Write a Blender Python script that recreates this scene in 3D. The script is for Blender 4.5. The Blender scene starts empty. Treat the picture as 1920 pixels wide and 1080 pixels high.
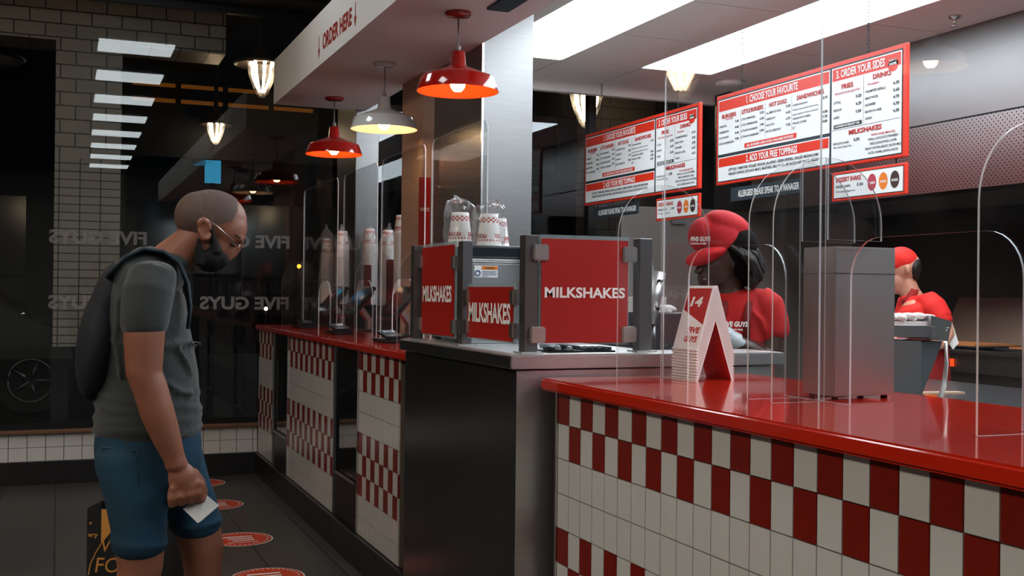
import bpy, bmesh, math, random
from mathutils import Vector, Matrix
C = bpy.context.scene
COL = C.collection
random.seed(7)
PI = math.pi
# ------------------------------------------------------------------ camera, world, exposure
def cam_axes(yaw=.388881, pitch=.0039968, roll=.0107635):
    F = Vector((math.sin(yaw), math.cos(yaw), 0)); r = Vector((math.cos(yaw), -math.sin(yaw), 0)); u = Vector((0, 0, 1))
    f2 = F*math.cos(pitch)+u*math.sin(pitch); u2 = u*math.cos(pitch)-F*math.sin(pitch)
    return r*math.cos(roll)+u2*math.sin(roll), u2*math.cos(roll)-r*math.sin(roll), f2
RR, UU, FF = cam_axes()
cd = bpy.data.cameras.new('camera'); cam = bpy.data.objects.new('camera', cd); COL.objects.link(cam)
cd.sensor_width = 36; cd.lens = 36*2078.2/1920; cd.clip_start = .05; cd.clip_end = 200
m3 = Matrix((RR, UU, -FF)).transposed()
cam.matrix_world = Matrix.Translation((0, 0, 1.30)) @ m3.to_4x4()
C.camera = cam
w = bpy.data.worlds.new('night'); C.world = w; w.use_nodes = True
w.node_tree.nodes['Background'].inputs[0].default_value = (.02, .035, .05, 1)
w.node_tree.nodes['Background'].inputs[1].default_value = .25
C.view_settings.view_transform = 'Standard'; C.view_settings.look = 'None'
C.view_settings.gamma = 1; C.view_settings.use_curve_mapping = False
C.view_settings.exposure = 0.0
try: C.cycles.max_bounces = 10; C.cycles.transparent_max_bounces = 40; C.cycles.glossy_bounces = 5; C.cycles.sample_clamp_indirect = 6
except Exception: pass
PANEL_E = 12.0        # kitchen ceiling panels
ROOM_E = 8.5         # customer-side ceiling panels
BULB_E = 45.0        # pendant bulbs

# ------------------------------------------------------------------ materials
def hx(s):
    s = s.lstrip('#'); v = [int(s[i:i+2], 16)/255 for i in (0, 2, 4)]
    return tuple((x/12.92 if x <= .04045 else ((x+.055)/1.055)**2.4) for x in v)+(1,)
MATS = {}
def mat(name, col='#888888', rough=.5, metal=0, emit=None, es=0, coat=0, spec=.5, noise=0, nscale=8, bump=0, trans=0, sss=0, sheen=0, stretch=None, alpha=1):
    if name in MATS: return MATS[name]
    m = bpy.data.materials.new(name); m.use_nodes = True; nt = m.node_tree; b = nt.nodes['Principled BSDF']
    c = hx(col) if isinstance(col, str) else col
    b.inputs['Base Color'].default_value = c; b.inputs['Roughness'].default_value = rough; b.inputs['Metallic'].default_value = metal
    b.inputs['Specular IOR Level'].default_value = spec; b.inputs['Coat Weight'].default_value = coat; b.inputs['Coat Roughness'].default_value = .05
    b.inputs['Transmission Weight'].default_value = trans; b.inputs['Alpha'].default_value = alpha
    if sheen: b.inputs['Sheen Weight'].default_value = sheen
    if sss:
        b.inputs['Subsurface Weight'].default_value = sss; b.inputs['Subsurface Radius'].default_value = (.02, .008, .004); b.inputs['Subsurface Scale'].default_value = .5
    if emit:
        b.inputs['Emission Color'].default_value = hx(emit); b.inputs['Emission Strength'].default_value = es
    if noise or bump:
        tc = nt.nodes.new('ShaderNodeTexCoord'); mp = nt.nodes.new('ShaderNodeMapping'); nz = nt.nodes.new('ShaderNodeTexNoise')
        nz.inputs['Scale'].default_value = nscale; nz.inputs['Detail'].default_value = 4
        if stretch: mp.inputs['Scale'].default_value = stretch
        nt.links.new(tc.outputs['Object'], mp.inputs[0]); nt.links.new(mp.outputs[0], nz.inputs['Vector'])
        if noise:
            mx = nt.nodes.new('ShaderNodeMix'); mx.data_type = 'RGBA'
            mx.inputs['A'].default_value = tuple(x*(1-noise) for x in c[:3])+(1,); mx.inputs['B'].default_value = tuple(min(1, x*(1+noise)) for x in c[:3])+(1,)
            nt.links.new(nz.outputs['Fac'], mx.inputs['Factor']); nt.links.new(mx.outputs['Result'], b.inputs['Base Color'])
        if bump:
            bp = nt.nodes.new('ShaderNodeBump'); bp.inputs['Strength'].default_value = bump; bp.inputs['Distance'].default_value = .01
            nt.links.new(nz.outputs['Fac'], bp.inputs['Height']); nt.links.new(bp.outputs[0], b.inputs['Normal'])
    MATS[name] = m; return m
def glassmat(name, tint=(.94, .96, .96), ior=1.45, rough=0.0, dirt=0.0):
    m = bpy.data.materials.new(name); m.use_nodes = True; nt = m.node_tree; nt.nodes.clear()
    o = nt.nodes.new('ShaderNodeOutputMaterial'); mx = nt.nodes.new('ShaderNodeMixShader'); t = nt.nodes.new('ShaderNodeBsdfTransparent')
    g = nt.nodes.new('ShaderNodeBsdfGlossy'); f = nt.nodes.new('ShaderNodeFresnel')
    t.inputs[0].default_value = (*tint, 1); g.inputs['Roughness'].default_value = rough
    ge = nt.nodes.new('ShaderNodeNewGeometry'); mi_ = nt.nodes.new('ShaderNodeMix'); mi_.data_type = 'FLOAT'   # same reflectance from both sides of the sheet
    mi_.inputs['A'].default_value = ior; mi_.inputs['B'].default_value = 1/ior
    nt.links.new(ge.outputs['Backfacing'], mi_.inputs['Factor']); nt.links.new(mi_.outputs['Result'], f.inputs[0])
    nt.links.new(f.outputs[0], mx.inputs[0]); nt.links.new(t.outputs[0], mx.inputs[1]); nt.links.new(g.outputs[0], mx.inputs[2])
    out = mx
    if dirt:
        d = nt.nodes.new('ShaderNodeBsdfDiffuse'); d.inputs[0].default_value = (.8, .8, .8, 1)
        m2 = nt.nodes.new('ShaderNodeMixShader'); tc = nt.nodes.new('ShaderNodeTexCoord'); nz = nt.nodes.new('ShaderNodeTexNoise')
        nz.inputs['Scale'].default_value = 6; nz.inputs['Detail'].default_value = 8
        mr = nt.nodes.new('ShaderNodeMapRange'); mr.inputs[1].default_value = .4; mr.inputs[2].default_value = .8; mr.inputs[4].default_value = dirt
        nt.links.new(tc.outputs['Object'], nz.inputs['Vector']); nt.links.new(nz.outputs['Fac'], mr.inputs[0]); nt.links.new(mr.outputs[0], m2.inputs[0])
        nt.links.new(mx.outputs[0], m2.inputs[1]); nt.links.new(d.outputs[0], m2.inputs[2]); out = m2
    nt.links.new(out.outputs[0], o.inputs[0]); MATS[name] = m; return m
def brickmat(name, c1, c2, mortar, bw, bh, gap=.006, rough=.4, offset=.5, axes='XZ', bump=.3, coat=0):
    m = bpy.data.materials.new(name); m.use_nodes = True; nt = m.node_tree; b = nt.nodes['Principled BSDF']
    tc = nt.nodes.new('ShaderNodeTexCoord'); sp = nt.nodes.new('ShaderNodeSeparateXYZ'); cb = nt.nodes.new('ShaderNodeCombineXYZ'); br = nt.nodes.new('ShaderNodeTexBrick')
    nt.links.new(tc.outputs['Object'], sp.inputs[0]); nt.links.new(sp.outputs['XYZ'.index(axes[0])], cb.inputs[0]); nt.links.new(sp.outputs['XYZ'.index(axes[1])], cb.inputs[1])
    nt.links.new(cb.outputs[0], br.inputs['Vector']); br.offset = offset; br.inputs['Scale'].default_value = 1
    br.inputs['Color1'].default_value = hx(c1); br.inputs['Color2'].default_value = hx(c2); br.inputs['Mortar'].default_value = hx(mortar)
    br.inputs['Mortar Size'].default_value = gap; br.inputs['Brick Width'].default_value = bw; br.inputs['Row Height'].default_value = bh; br.inputs['Mortar Smooth'].default_value = .1
    nt.links.new(br.outputs['Color'], b.inputs['Base Color']); b.inputs['Roughness'].default_value = rough; b.inputs['Coat Weight'].default_value = coat
    bp = nt.nodes.new('ShaderNodeBump'); bp.inputs['Strength'].default_value = bump; bp.inputs['Distance'].default_value = .004; bp.invert = True
    nt.links.new(br.outputs['Fac'], bp.inputs['Height']); nt.links.new(bp.outputs[0], b.inputs['Normal'])
    MATS[name] = m; return m
STEEL = mat('brushed_steel', (.60, .585, .57, 1), .38, 1, noise=.12, nscale=6, stretch=(1, 1, 14), bump=.03)
STEELD = mat('dark_steel', (.20, .20, .20, 1), .35, 1, noise=.2, nscale=5, stretch=(1, 1, 8))
STEEL_REFL = mat('steel_dark_reflection', (.045, .045, .045, 1), .22, .6, noise=.1, nscale=4)  # steel with the dark room's reflection put into its colour
REDGLOSS = mat('red_countertop', '#c2250f', .12, coat=.6, noise=.08, nscale=5)
TRED = mat('red_tile', '#7a190d', .25, noise=.06, nscale=30)
TWHITE = mat('white_tile', '#c9c6c0', .22, noise=.04, nscale=30)
GROUT = mat('grout', '#6d5e54', .9)
BLACK = mat('black_plastic', '#0b0c0e', .35)
BLACKM = mat('matte_black', '#101113', .8)
WHITE = mat('white_paint', '#d8d8d6', .5)
SOFF = mat('soffit_paint', '#e2ddd9', .6)
SIGNRED = mat('sign_red', '#a5150a', .4)
SIGNRED2 = mat('menu_red', '#e2341c', .4)
MENUW = mat('menu_white', '#efeeea', .4)
INKW = mat('white_lettering', '#f2efe8', .5)
INKD = mat('dark_lettering', '#2c2e30', .6)
INKG = mat('grey_lettering', '#77777a', .6)
INKR = mat('red_lettering', '#c22618', .5)
SLATE = mat('slate_rule', '#263138', .5)
ACR = glassmat('clear_acrylic', (.95, .955, .955), 1.42, dirt=.012)
GLASS = glassmat('window_glass', (.93, .95, .95), 1.5)
ACRE = mat('acrylic_edge', '#e6ecee', .25, spec=.8, alpha=.75)
FILM = glassmat('plastic_film', (.9, .9, .9), 1.5, rough=.15, dirt=.35)

# ------------------------------------------------------------------ mesh helpers
def newbm(): return bmesh.new()
def box(bm, x0, x1, y0, y1, z0, z1, mi=0, bev=0):
    vs = [bm.verts.new(p) for p in ((x0, y0, z0), (x1, y0, z0), (x1, y1, z0), (x0, y1, z0), (x0, y0, z1), (x1, y0, z1), (x1, y1, z1), (x0, y1, z1))]
    fs = [bm.faces.new([vs[i] for i in q]) for q in ((0, 3, 2, 1), (4, 5, 6, 7), (0, 1, 5, 4), (1, 2, 6, 5), (2, 3, 7, 6), (3, 0, 4, 7))]
    for f in fs: f.material_index = mi
    if bev:
        es = list({e for f in fs for e in f.edges})
        r = bmesh.ops.bevel(bm, geom=es, offset=bev, segments=2, affect='EDGES', profile=.5)
        for f in r['faces']: f.material_index = mi
    return vs
def xform(bm, mtx, start=0):
    bm.verts.ensure_lookup_table(); bmesh.ops.transform(bm, matrix=mtx, verts=bm.verts[start:])
def prism(bm, pts, d, mi=0, mie=None):
    """polygon pts (3D) extruded by vector d"""
    d = Vector(d); a = [bm.verts.new(p) for p in pts]; b = [bm.verts.new(Vector(p)+d) for p in pts]
    f1 = bm.faces.new(a); f2 = bm.faces.new(b[::-1]); f1.material_index = f2.material_index = mi
    n = len(a)
    for i in range(n):
        f = bm.faces.new((a[i], b[i], b[(i+1) % n], a[(i+1) % n])); f.material_index = mi if mie is None else mie
def tube(bm, pts, rad, seg=12, mi=0, cap=True, ref=(0, 0, 1), closed=False):
    """rad: list of r or (ra, rb) : ra along side vector, rb along the other"""
    pts = [Vector(p) for p in pts]; n = len(pts); rings = []
    if not isinstance(rad, (list,)): rad = [rad]*n
    ref = Vector(ref)
    for i, p in enumerate(pts):
        if closed: t = pts[(i+1) % n]-pts[i-1]
        else: t = pts[min(i+1, n-1)]-pts[max(i-1, 0)]
        t.normalize(); s = t.cross(ref)
        if s.length < 1e-4: s = t.cross(Vector((1, 0, 0)))
        s.normalize(); q = s.cross(t).normalized(); r = rad[i]; ra, rb = r if isinstance(r, tuple) else (r, r)
        rings.append([bm.verts.new(p+s*ra*math.cos(2*PI*k/seg)+q*rb*math.sin(2*PI*k/seg)) for k in range(seg)])
    m = n if closed else n-1
    for i in range(m):
        A, B = rings[i], rings[(i+1) % n]
        for k in range(seg):
            f = bm.faces.new((A[k], A[(k+1) % seg], B[(k+1) % seg], B[k])); f.material_index = mi; f.smooth = True
    if cap and not closed:
        f = bm.faces.new(rings[0][::-1]); f.material_index = mi; f = bm.faces.new(rings[-1]); f.material_index = mi
    return rings
def lathe(bm, prof, c=(0, 0, 0), seg=32, mi=0, smooth=True):
    """prof: list of (r, z)"""
    rings = []
    for r, z in prof:
        if r < 1e-5: rings.append([bm.verts.new((c[0], c[1], c[2]+z))])
        else: rings.append([bm.verts.new((c[0]+r*math.cos(2*PI*k/seg), c[1]+r*math.sin(2*PI*k/seg), c[2]+z)) for k in range(seg)])
    for A, B in zip(rings, rings[1:]):
        if len(A) == 1 and len(B) == 1: continue
        for k in range(seg):
            k2 = (k+1) % seg
            if len(A) == 1: f = bm.faces.new((A[0], B[k2], B[k]))
            elif len(B) == 1: f = bm.faces.new((A[k], A[k2], B[0]))
            else: f = bm.faces.new((A[k], A[k2], B[k2], B[k]))
            f.material_index = mi; f.smooth = smooth
def ell(bm, c, r, rot=None, seg=20, rings=12, mi=0):
    st = len(bm.verts)
    M = Matrix.Translation(c) @ (rot.to_4x4() if rot else Matrix.Identity(4)) @ Matrix.Diagonal((r[0], r[1], r[2], 1))
    g = bmesh.ops.create_uvsphere(bm, u_segments=seg, v_segments=rings, radius=1, matrix=M)
    for v in g['verts']:
        for f in v.link_faces: f.smooth = True; f.material_index = mi
def tomesh(name, bm, mats, recalc=True):
    if recalc: bmesh.ops.recalc_face_normals(bm, faces=bm.faces)
    me = bpy.data.meshes.new(name); bm.to_mesh(me); bm.free()
    for m in (mats if isinstance(mats, (list, tuple)) else [mats]): me.materials.append(m)
    return me
def obj(name, bm, mats, parent=None, recalc=True, label=None):
    me = bm if isinstance(bm, bpy.types.Mesh) else tomesh(name, bm, mats, recalc)
    o = bpy.data.objects.new(name, me); COL.objects.link(o)
    if parent:
        o.parent = parent
        pi = parent.matrix_basis.inverted() if parent.type == 'EMPTY' else Matrix.Identity(4)   # mesh parts all sit at world identity
        o.matrix_parent_inverse = pi
    if label: o['label'] = label
    return o
def tag(o, label, cat, group=None, kind=None):
    o['label'] = label; o['category'] = cat
    if group: o['group'] = group
    if kind: o['kind'] = kind
    return o
def struct(name, bm, mats, parent=None):
    o = obj(name, bm, mats, parent)
    if not parent: o['kind'] = 'structure'
    return o
def thing(name, label, cat, loc=(0, 0, 0), group=None, rz=0):
    o = bpy.data.objects.new(name, None); COL.objects.link(o); o.empty_display_size = .1
    o.location = loc; o.rotation_euler = (0, 0, rz)
    o.matrix_basis = Matrix.Translation(loc) @ Matrix.Rotation(rz, 4, 'Z')
    return tag(o, label, cat, group)
def dup(root, loc, label, group=None, rz=None):
    r = root.copy(); COL.objects.link(r); r.location = loc
    if rz is not None: r.rotation_euler = (0, 0, rz)
    r['label'] = label
    if group: r['group'] = group
    def rec(a, b):
        for ch in a.children:
            c = ch.copy(); COL.objects.link(c); c.parent = b; c.matrix_parent_inverse = ch.matrix_parent_inverse.copy(); rec(ch, c)
    rec(root, r); return r
# text: glyph outlines merged into a bmesh
_tc = {}
def textmesh(s, bold=0.0, res=3):
    k = (s, bold, res)
    if k in _tc: return _tc[k]
    cu = bpy.data.curves.new('t', 'FONT'); cu.body = s; cu.size = 1; cu.offset = bold; cu.resolution_u = res; cu.fill_mode = 'FRONT'
    o = bpy.data.objects.new('t', cu); COL.objects.link(o); bpy.context.view_layer.update()
    me = bpy.data.meshes.new_from_object(o.evaluated_get(bpy.context.evaluated_depsgraph_get()))
    bpy.data.objects.remove(o); bpy.data.curves.remove(cu)
    _tc[k] = me; return me
def text(bm, s, org, right, up, h, wid=None, align='L', bold=.02, shear=0, mi=0, res=3, lift=.0015, flip=False):
    """org = baseline point, cap height h, optional fitted width"""
    me = textmesh(s, bold, res)
    if not me.vertices: return
    xs = [v.co.x for v in me.vertices]; x0, x1 = min(xs), max(xs); W = x1-x0
    sy = h/.73; sx = sy if wid is None else wid/W
    off = {'L': -x0, 'C': -(x0+x1)/2, 'R': -x1}[align]
    R_, U_, O = Vector(right).normalized(), Vector(up).normalized(), Vector(org); N = R_.cross(U_)
    if flip: N = -N
    vs = []
    for v in me.vertices:
        y = v.co.y*sy; x = (v.co.x+off)*sx+shear*y
        vs.append(bm.verts.new(O+R_*x+U_*y+N*lift))
    for p in me.polygons:
        try: f = bm.faces.new([vs[i] for i in p.vertices]); f.material_index = mi
        except ValueError: pass
def quad(bm, org, right, up, w_, h_, mi=0, lift=.001):
    R_, U_, O = Vector(right), Vector(up), Vector(org); N = R_.cross(U_)*lift
    f = bm.faces.new([bm.verts.new(O+N+R_*a+U_*b) for a, b in ((0, 0), (w_, 0), (w_, h_), (0, h_))]); f.material_index = mi
def disc(bm, c, right, up, rx, ry, mi=0, lift=.002, seg=28):
    R_, U_ = Vector(right), Vector(up); N = R_.cross(U_)*lift
    f = bm.faces.new([bm.verts.new(Vector(c)+N+R_*rx*math.cos(2*PI*k/seg)+U_*ry*math.sin(2*PI*k/seg)) for k in range(seg)]); f.material_index = mi
def fuse(name, bm, mats, parent=None, voxel=.006, smooth=4, fac=.5, label=None, post=None):
    """union of closed overlapping volumes -> one continuous skin"""
    me = tomesh('tmp', bm, mats); o = bpy.data.objects.new('tmp', me); COL.objects.link(o)
    r = o.modifiers.new('r', 'REMESH'); r.mode = 'VOXEL'; r.voxel_size = voxel; r.use_smooth_shade = True
    s = o.modifiers.new('s', 'SMOOTH'); s.iterations = smooth; s.factor = fac
    bpy.context.view_layer.update()
    m2 = bpy.data.meshes.new_from_object(o.evaluated_get(bpy.context.evaluated_depsgraph_get()))
    bpy.data.objects.remove(o); bpy.data.meshes.remove(me)
    m2.name = name
    m2.materials.clear()
    for m in (mats if isinstance(mats, (list, tuple)) else [mats]): m2.materials.append(m)
    for p in m2.polygons: p.use_smooth = True; p.material_index = 0
    if post: post(m2)
    return obj(name, m2, None, parent, label=label)
XP, XN, YP, YN, ZP = (1, 0, 0), (-1, 0, 0), (0, 1, 0), (0, -1, 0), (0, 0, 1)
#PARTS
# ------------------------------------------------------------------ the room
YW = 7.95
FLOORM = brickmat('floor_tile', '#474340', '#3f3c3a', '#1f1d1c', .31, .31, .004, .38, 0, 'XY', .4)
bm = newbm(); box(bm, -4, 6.2, -6, YW+.1, -.1, 0); struct('floor', bm, FLOORM)
bm = newbm(); box(bm, 1.96, 5.74, -1, 7.29, 0, .003); struct('floor', bm, mat('kitchen_floor_bounce', '#a9aaa4', .5, noise=.1))  # hidden pale layer added to bounce neutral light up to the ceiling
bm = newbm(); box(bm, -4, 1.31, -6, YW+.1, 3.42, 3.6); struct('ceiling', bm, mat('black_ceiling', '#0d0e10', .8))
bm = newbm(); box(bm, -4.1, -4, -6, YW+.1, 0, 3.6); struct('wall_left', bm, mat('dark_wall', '#2a2826', .7))
bm = newbm(); box(bm, -4, 6.2, -6.1, -6, 0, 3.6); struct('wall_back', bm, mat('back_wall_white', '#b9b2aa', .6))
# kitchen ceiling: suspended tiles with light panels
KCX = [1.95, 2.515, 3.08, 3.69, 4.24, 4.80]
KCY = [6.70-.82*k for k in range(11)]
CT = mat('ceiling_tile', '#dcd8d4', .8, noise=.04, nscale=60); CG = mat('ceiling_grid', '#4b4a49', .5)
bm = newbm()
for i in range(5):
    ys = [7.40]+KCY
    for y1, y0 in zip(ys, ys[1:]):
        if i in (1, 3) and y1 <= 6.71 : continue
        box(bm, KCX[i]+.004, KCX[i+1]-.004, y0+.004, y1-.004, 2.85, 2.87, 0)
box(bm, 1.93, 6.2, -1.6, 7.42, 2.862, 2.9, 1)
struct('ceiling', bm, [CT, CG])
PAN = mat('light_panel', '#ffffff', .5, emit='#e8f4ff', es=PANEL_E)
FRM = mat('panel_frame', '#55575a', .4)
first = None
rown = {1: 'row over the counter side', 3: 'row over the menu boards'}
words = ['farthest', 'second farthest', 'third', 'fourth', 'fifth', 'sixth', 'seventh', 'eighth', 'ninth', 'last']
for i in (1, 3):
    for k in range(8):
        y1, y0 = KCY[k], KCY[k+1]; cx = (KCX[i]+KCX[i+1])/2; cy = (y0+y1)/2; w_ = (KCX[i+1]-KCX[i])/2-.006; h_ = (y1-y0)/2-.004
        lab = 'bright white kitchen ceiling light panel, %s from the window in the %s' % (words[k], rown[i])
        t = thing('ceiling_light_panel', lab, 'ceiling light', (cx, cy, 2.85), 'recessed white light panels in the kitchen ceiling')
        bm = newbm(); box(bm, cx-w_+.004, cx+w_-.004, cy-h_+.003, cy+h_-.003, 2.849, 2.858); obj('diffuser', bm, PAN, t)
# kitchen ceiling end bulkhead
bm = newbm(); box(bm, 1.93, 4.8, 7.40, 7.46, 2.78, 3.4); struct('trim_1', bm, SOFF)
# soffit with ORDER HERE
bm = newbm(); box(bm, 1.31, 1.93, -.6, 7.40, 2.53, 2.82)
struct('soffit', bm, [SOFF])
bm = newbm()
text(bm, 'ORDER HERE', (1.31, 5.93, 2.60), YN, ZP, .085, .64, bold=.03)
wl = tag(obj('wall_lettering', bm, mat('order_red', '#9c1d16', .5)), 'dark red ORDER HERE lettering with down arrows on the white soffit', 'sign')
for y in (6.02, 5.22):
    bm = newbm(); prism(bm, [(1.309, y-.004, 2.69), (1.309, y-.004, 2.62), (1.309, y-.022, 2.62), (1.309, y, 2.57), (1.309, y+.022, 2.62), (1.309, y+.004, 2.62), (1.309, y+.004, 2.69)], (-.001, 0, 0))
    obj('arrow', bm, mat('order_red'), wl)
bm = newbm(); box(bm, 1.70, 1.80, 4.2, 4.47, 2.518, 2.53)
tag(obj('air_vent', bm, mat('teal_vent', '#15333c', .5)), 'small dark teal vent plate set under the soffit beside the nearest red lamp', 'vent')

# skirting below the window wall: two rows of white tile, black base
bm = newbm(); box(bm, -4, 4.8, YW+.005, YW+.1, 0, .335); struct('wall_front', bm, mat('grout'))
bm = newbm(); box(bm, -4, 1.32, YW-.012, YW+.005, 0, .152, 0, .003); struct('baseboard_front', bm, mat('black_base', '#1c1a1a', .3))
bm = newbm(); x = -4
while x < 1.31:
    for r in (0, 1): box(bm, x+.002, min(x+.112, 1.32)-.002, YW-.003, YW+.006, .154+r*.092, .154+r*.092+.0885)
    x += .1125
struct('trim_2', bm, TWHITE)
bm = newbm(); box(bm, -4, 4.8, YW-.05, YW+.08, .338, .362, 0, .004); struct('trim_3', bm, mat('sill_wood', '#6e4a33', .4, noise=.2, nscale=12, stretch=(1, 8, 8)))
# glazing with black frame
FR = mat('window_frame', '#08090a', .35)
bm = newbm(); box(bm, -4, 4.8, YW+.02, YW+.026, .362, 3.3); win = struct('window_1', bm, GLASS)
bm = newbm(); box(bm, -4, 4.8, YW, YW+.06, .362, .40); box(bm, -4, 4.8, YW, YW+.06, 3.24, 3.3)
for x in (-1.4, 1.98, 3.93): box(bm, x-.03, x+.03, YW-.02, YW+.06, .362, 3.3)
struct('window_frame', bm, FR, win)
bm = newbm(); box(bm, -4, 6.2, YW-.3, YW+.1, 3.3, 3.6); box(bm, 4.8, 6.2, YW, YW+.1, 0, 3.3); struct('trim_4', bm, mat('black_ceiling'))
# reversed window lettering
DEC = mat('frosted_vinyl', '#8f8f8f', .7, emit='#9a9a9a', es=0.0, alpha=.55)
for row, z in enumerate((1.60, 1.163)):
    for col, x in enumerate((.56, 1.535)):
        bm = newbm(); text(bm, 'FIVE GUYS', (x, YW+.018, z), XN, ZP, .088, .62, bold=.035, lift=0)
        tag(obj('window_lettering', bm, DEC), 'reversed grey FIVE GUYS lettering on the window, %s' % (['upper row over the white pillar', 'upper row behind the man\'s face', 'lower row over the white pillar', 'lower row beside the far counter'][row*2+col]), 'window lettering', 'reversed lettering on the window glass')

# right: hood, kitchen side walls
COLS = mat('column_steel', (.22, .217, .212, 1), .34, 1, noise=.1, nscale=6, stretch=(1, 1, 14), bump=.02)
HOOD = mat('hood_steel', (.20, .195, .19, 1), .40, 1, noise=.1, nscale=3, bump=.02)
t = thing('extractor_hood', 'long brushed steel extractor hood with perforated lower band on the right', 'extractor hood', (5.2, 4, 1.92))
bm = newbm(); box(bm, 4.80, 5.75, .3, 7.0, 2.335, 2.85); obj('canopy', bm, HOOD, t)
PERF = bpy.data.materials.new('perforated_steel'); PERF.use_nodes = True; nt = PERF.node_tree; b = nt.nodes['Principled BSDF']
b.inputs['Metallic'].default_value = 1; b.inputs['Roughness'].default_value = .35
tc = nt.nodes.new('ShaderNodeTexCoord'); mp = nt.nodes.new('ShaderNodeMapping'); mp.inputs['Rotation'].default_value = (PI/4, 0, 0); mp.inputs['Scale'].default_value = (0, 45, 45)
nt.links.new(tc.outputs['Object'], mp.inputs[0])
fr = nt.nodes.new('ShaderNodeVectorMath'); fr.operation = 'FRACTION'; nt.links.new(mp.outputs[0], fr.inputs[0])
sb = nt.nodes.new('ShaderNodeVectorMath'); sb.operation = 'DISTANCE'; sb.inputs[1].default_value = (0, .5, .5); nt.links.new(fr.outputs[0], sb.inputs[0])
gt = nt.nodes.new('ShaderNodeMath'); gt.operation = 'GREATER_THAN'; gt.inputs[1].default_value = .2; nt.links.new(sb.outputs['Value'], gt.inputs[0])
mx = nt.nodes.new('ShaderNodeMix'); mx.data_type = 'RGBA'; mx.inputs['A'].default_value = (.03, .03, .03, 1); mx.inputs['B'].default_value = (.26, .25, .245, 1)
nt.links.new(gt.outputs[0], mx.inputs['Factor']); nt.links.new(mx.outputs['Result'], b.inputs['Base Color'])
bm = newbm(); box(bm, 4.80, 4.83, .3, 7.0, 1.92, 2.325); obj('perforated_band', bm, PERF, t)
bm = newbm(); box(bm, 4.805, 5.75, .3, 7.0, 2.324, 2.336); box(bm, 4.84, 4.88, .3, 7.0, 1.90, 1.95); obj('trim_seam', bm, BLACKM, t)
bm = newbm(); box(bm, 5.75, 5.85, -1, 7.4, 0, 2.9); struct('wall_right', bm, mat('kitchen_wall', '#5a5450', .35, noise=.15, nscale=4))
bm = newbm(); box(bm, 3.86, 5.8, 7.30, 7.38, 0, 1.955, 0, .004); struct('wall_kitchen', bm, mat('grey_panel', '#6f6963', .4, metal=.2, noise=.06, nscale=4))
bm = newbm(); box(bm, 4.72, 5.8, 7.2, 7.39, 1.955, 2.85); struct('trim_5', bm, mat('dark_panel', '#1c1b1b', .35))
bm = newbm(); box(bm, 4.28, 4.40, 7.275, 7.30, 1.83, 1.99, 0, .006)
tag(obj('wall_box', bm, mat('grey_box', '#5c5b59', .5)), 'small grey control box on the kitchen wall left of the worker\'s cap', 'control box')
bm = newbm(); lathe(bm, [(0, -.035), (.09, -.035), (.11, -.02), (.11, 0), (0, 0)], (4.5, 6.85, 2.85))
tag(obj('smoke_detector', bm, WHITE), 'round white smoke detector on the kitchen ceiling above the nearer menu board', 'smoke detector')
bm = newbm(); lathe(bm, [(0, -.06), (.022, -.058), (.006, -.05), (.008, -.02), (.03, -.012), (.035, 0), (0, 0)], (4.557, 4.729, 2.85))
tag(obj('sprinkler_head', bm, mat('chrome', (.6, .6, .6, 1), .2, 1)), 'small chrome sprinkler head on the ceiling beside the hood', 'sprinkler')

# customer side ceiling light panels (seen mirrored in the window)
RP = mat('room_light_panel', '#ffffff', .5, emit='#e9f3f6', es=ROOM_E)
for k in range(8):
    yv = 10.25+1.45*k; cx = .61+.018*(yv-10.25); cy = 2*(YW+.02)-yv; n = words[k]
    bm = newbm(); box(bm, cx-.31, cx+.31, cy-.235, cy+.235, 3.40, 3.418)
    tag(obj('ceiling_light_panel', bm, RP), 'white ceiling light panel mirrored in the left window, %s from the glass' % n, 'ceiling light', 'light panels in the customer ceiling')

for k in range(4):  # unseen panels added to brighten the front of the near counter
    bm = newbm(); box(bm, -2.9, -2.1, -.9+1.3*k, .2+1.3*k, 3.40, 3.418)
    tag(obj('ceiling_light_panel', bm, mat('added_fill_panel', '#ffffff', .5, emit='#fff3e4', es=13.0)), 'added unseen light panel left of the camera, brightening the counter tiles', 'ceiling light', 'added unseen fill light panels')
# steel columns at the back of the order counter
def column(x0, x1, y0, y1, z1, lab, m=COLS, seam=None):
    bm = newbm(); box(bm, x0, x1, y0, y1, 0, z1, 0, .003)
    o = struct('column', bm, m); o['label'] = lab
    if seam is not None:
        b2 = newbm(); box(b2, x0-.006, x0+.004, y0-.006, y0+.004, 0, z1); obj('corner_trim', b2, mat('bright_steel', (.8, .8, .78, 1), .25, 1), o)
    return o
column(1.93, 2.20, 5.12, 5.88, 2.86, 'wide brushed steel clad column behind the milkshake station', seam=1)
column(1.86, 2.02, 7.36, 7.9, 2.86, 'narrow steel column by the window')
bm = newbm(); box(bm, 1.885, 1.985, 5.95, 6.35, 0, 2.53); struct('trim_6', bm, mat('pier_warm_light', '#b99a86', .6))  # steel pier, the pendant's warm light put into its beige colour
bm = newbm(); box(bm, 1.865, 1.93, 5.935, 5.945, 1.45, 1.94); text(bm, 'PEANUTS', (1.872, 5.935, 1.75), XP, ZP, .02, .052, mi=1)
tag(obj('poster', bm, [SIGNRED, INKW]), 'narrow red poster on the pale pier behind the far plexiglass', 'poster')

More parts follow.
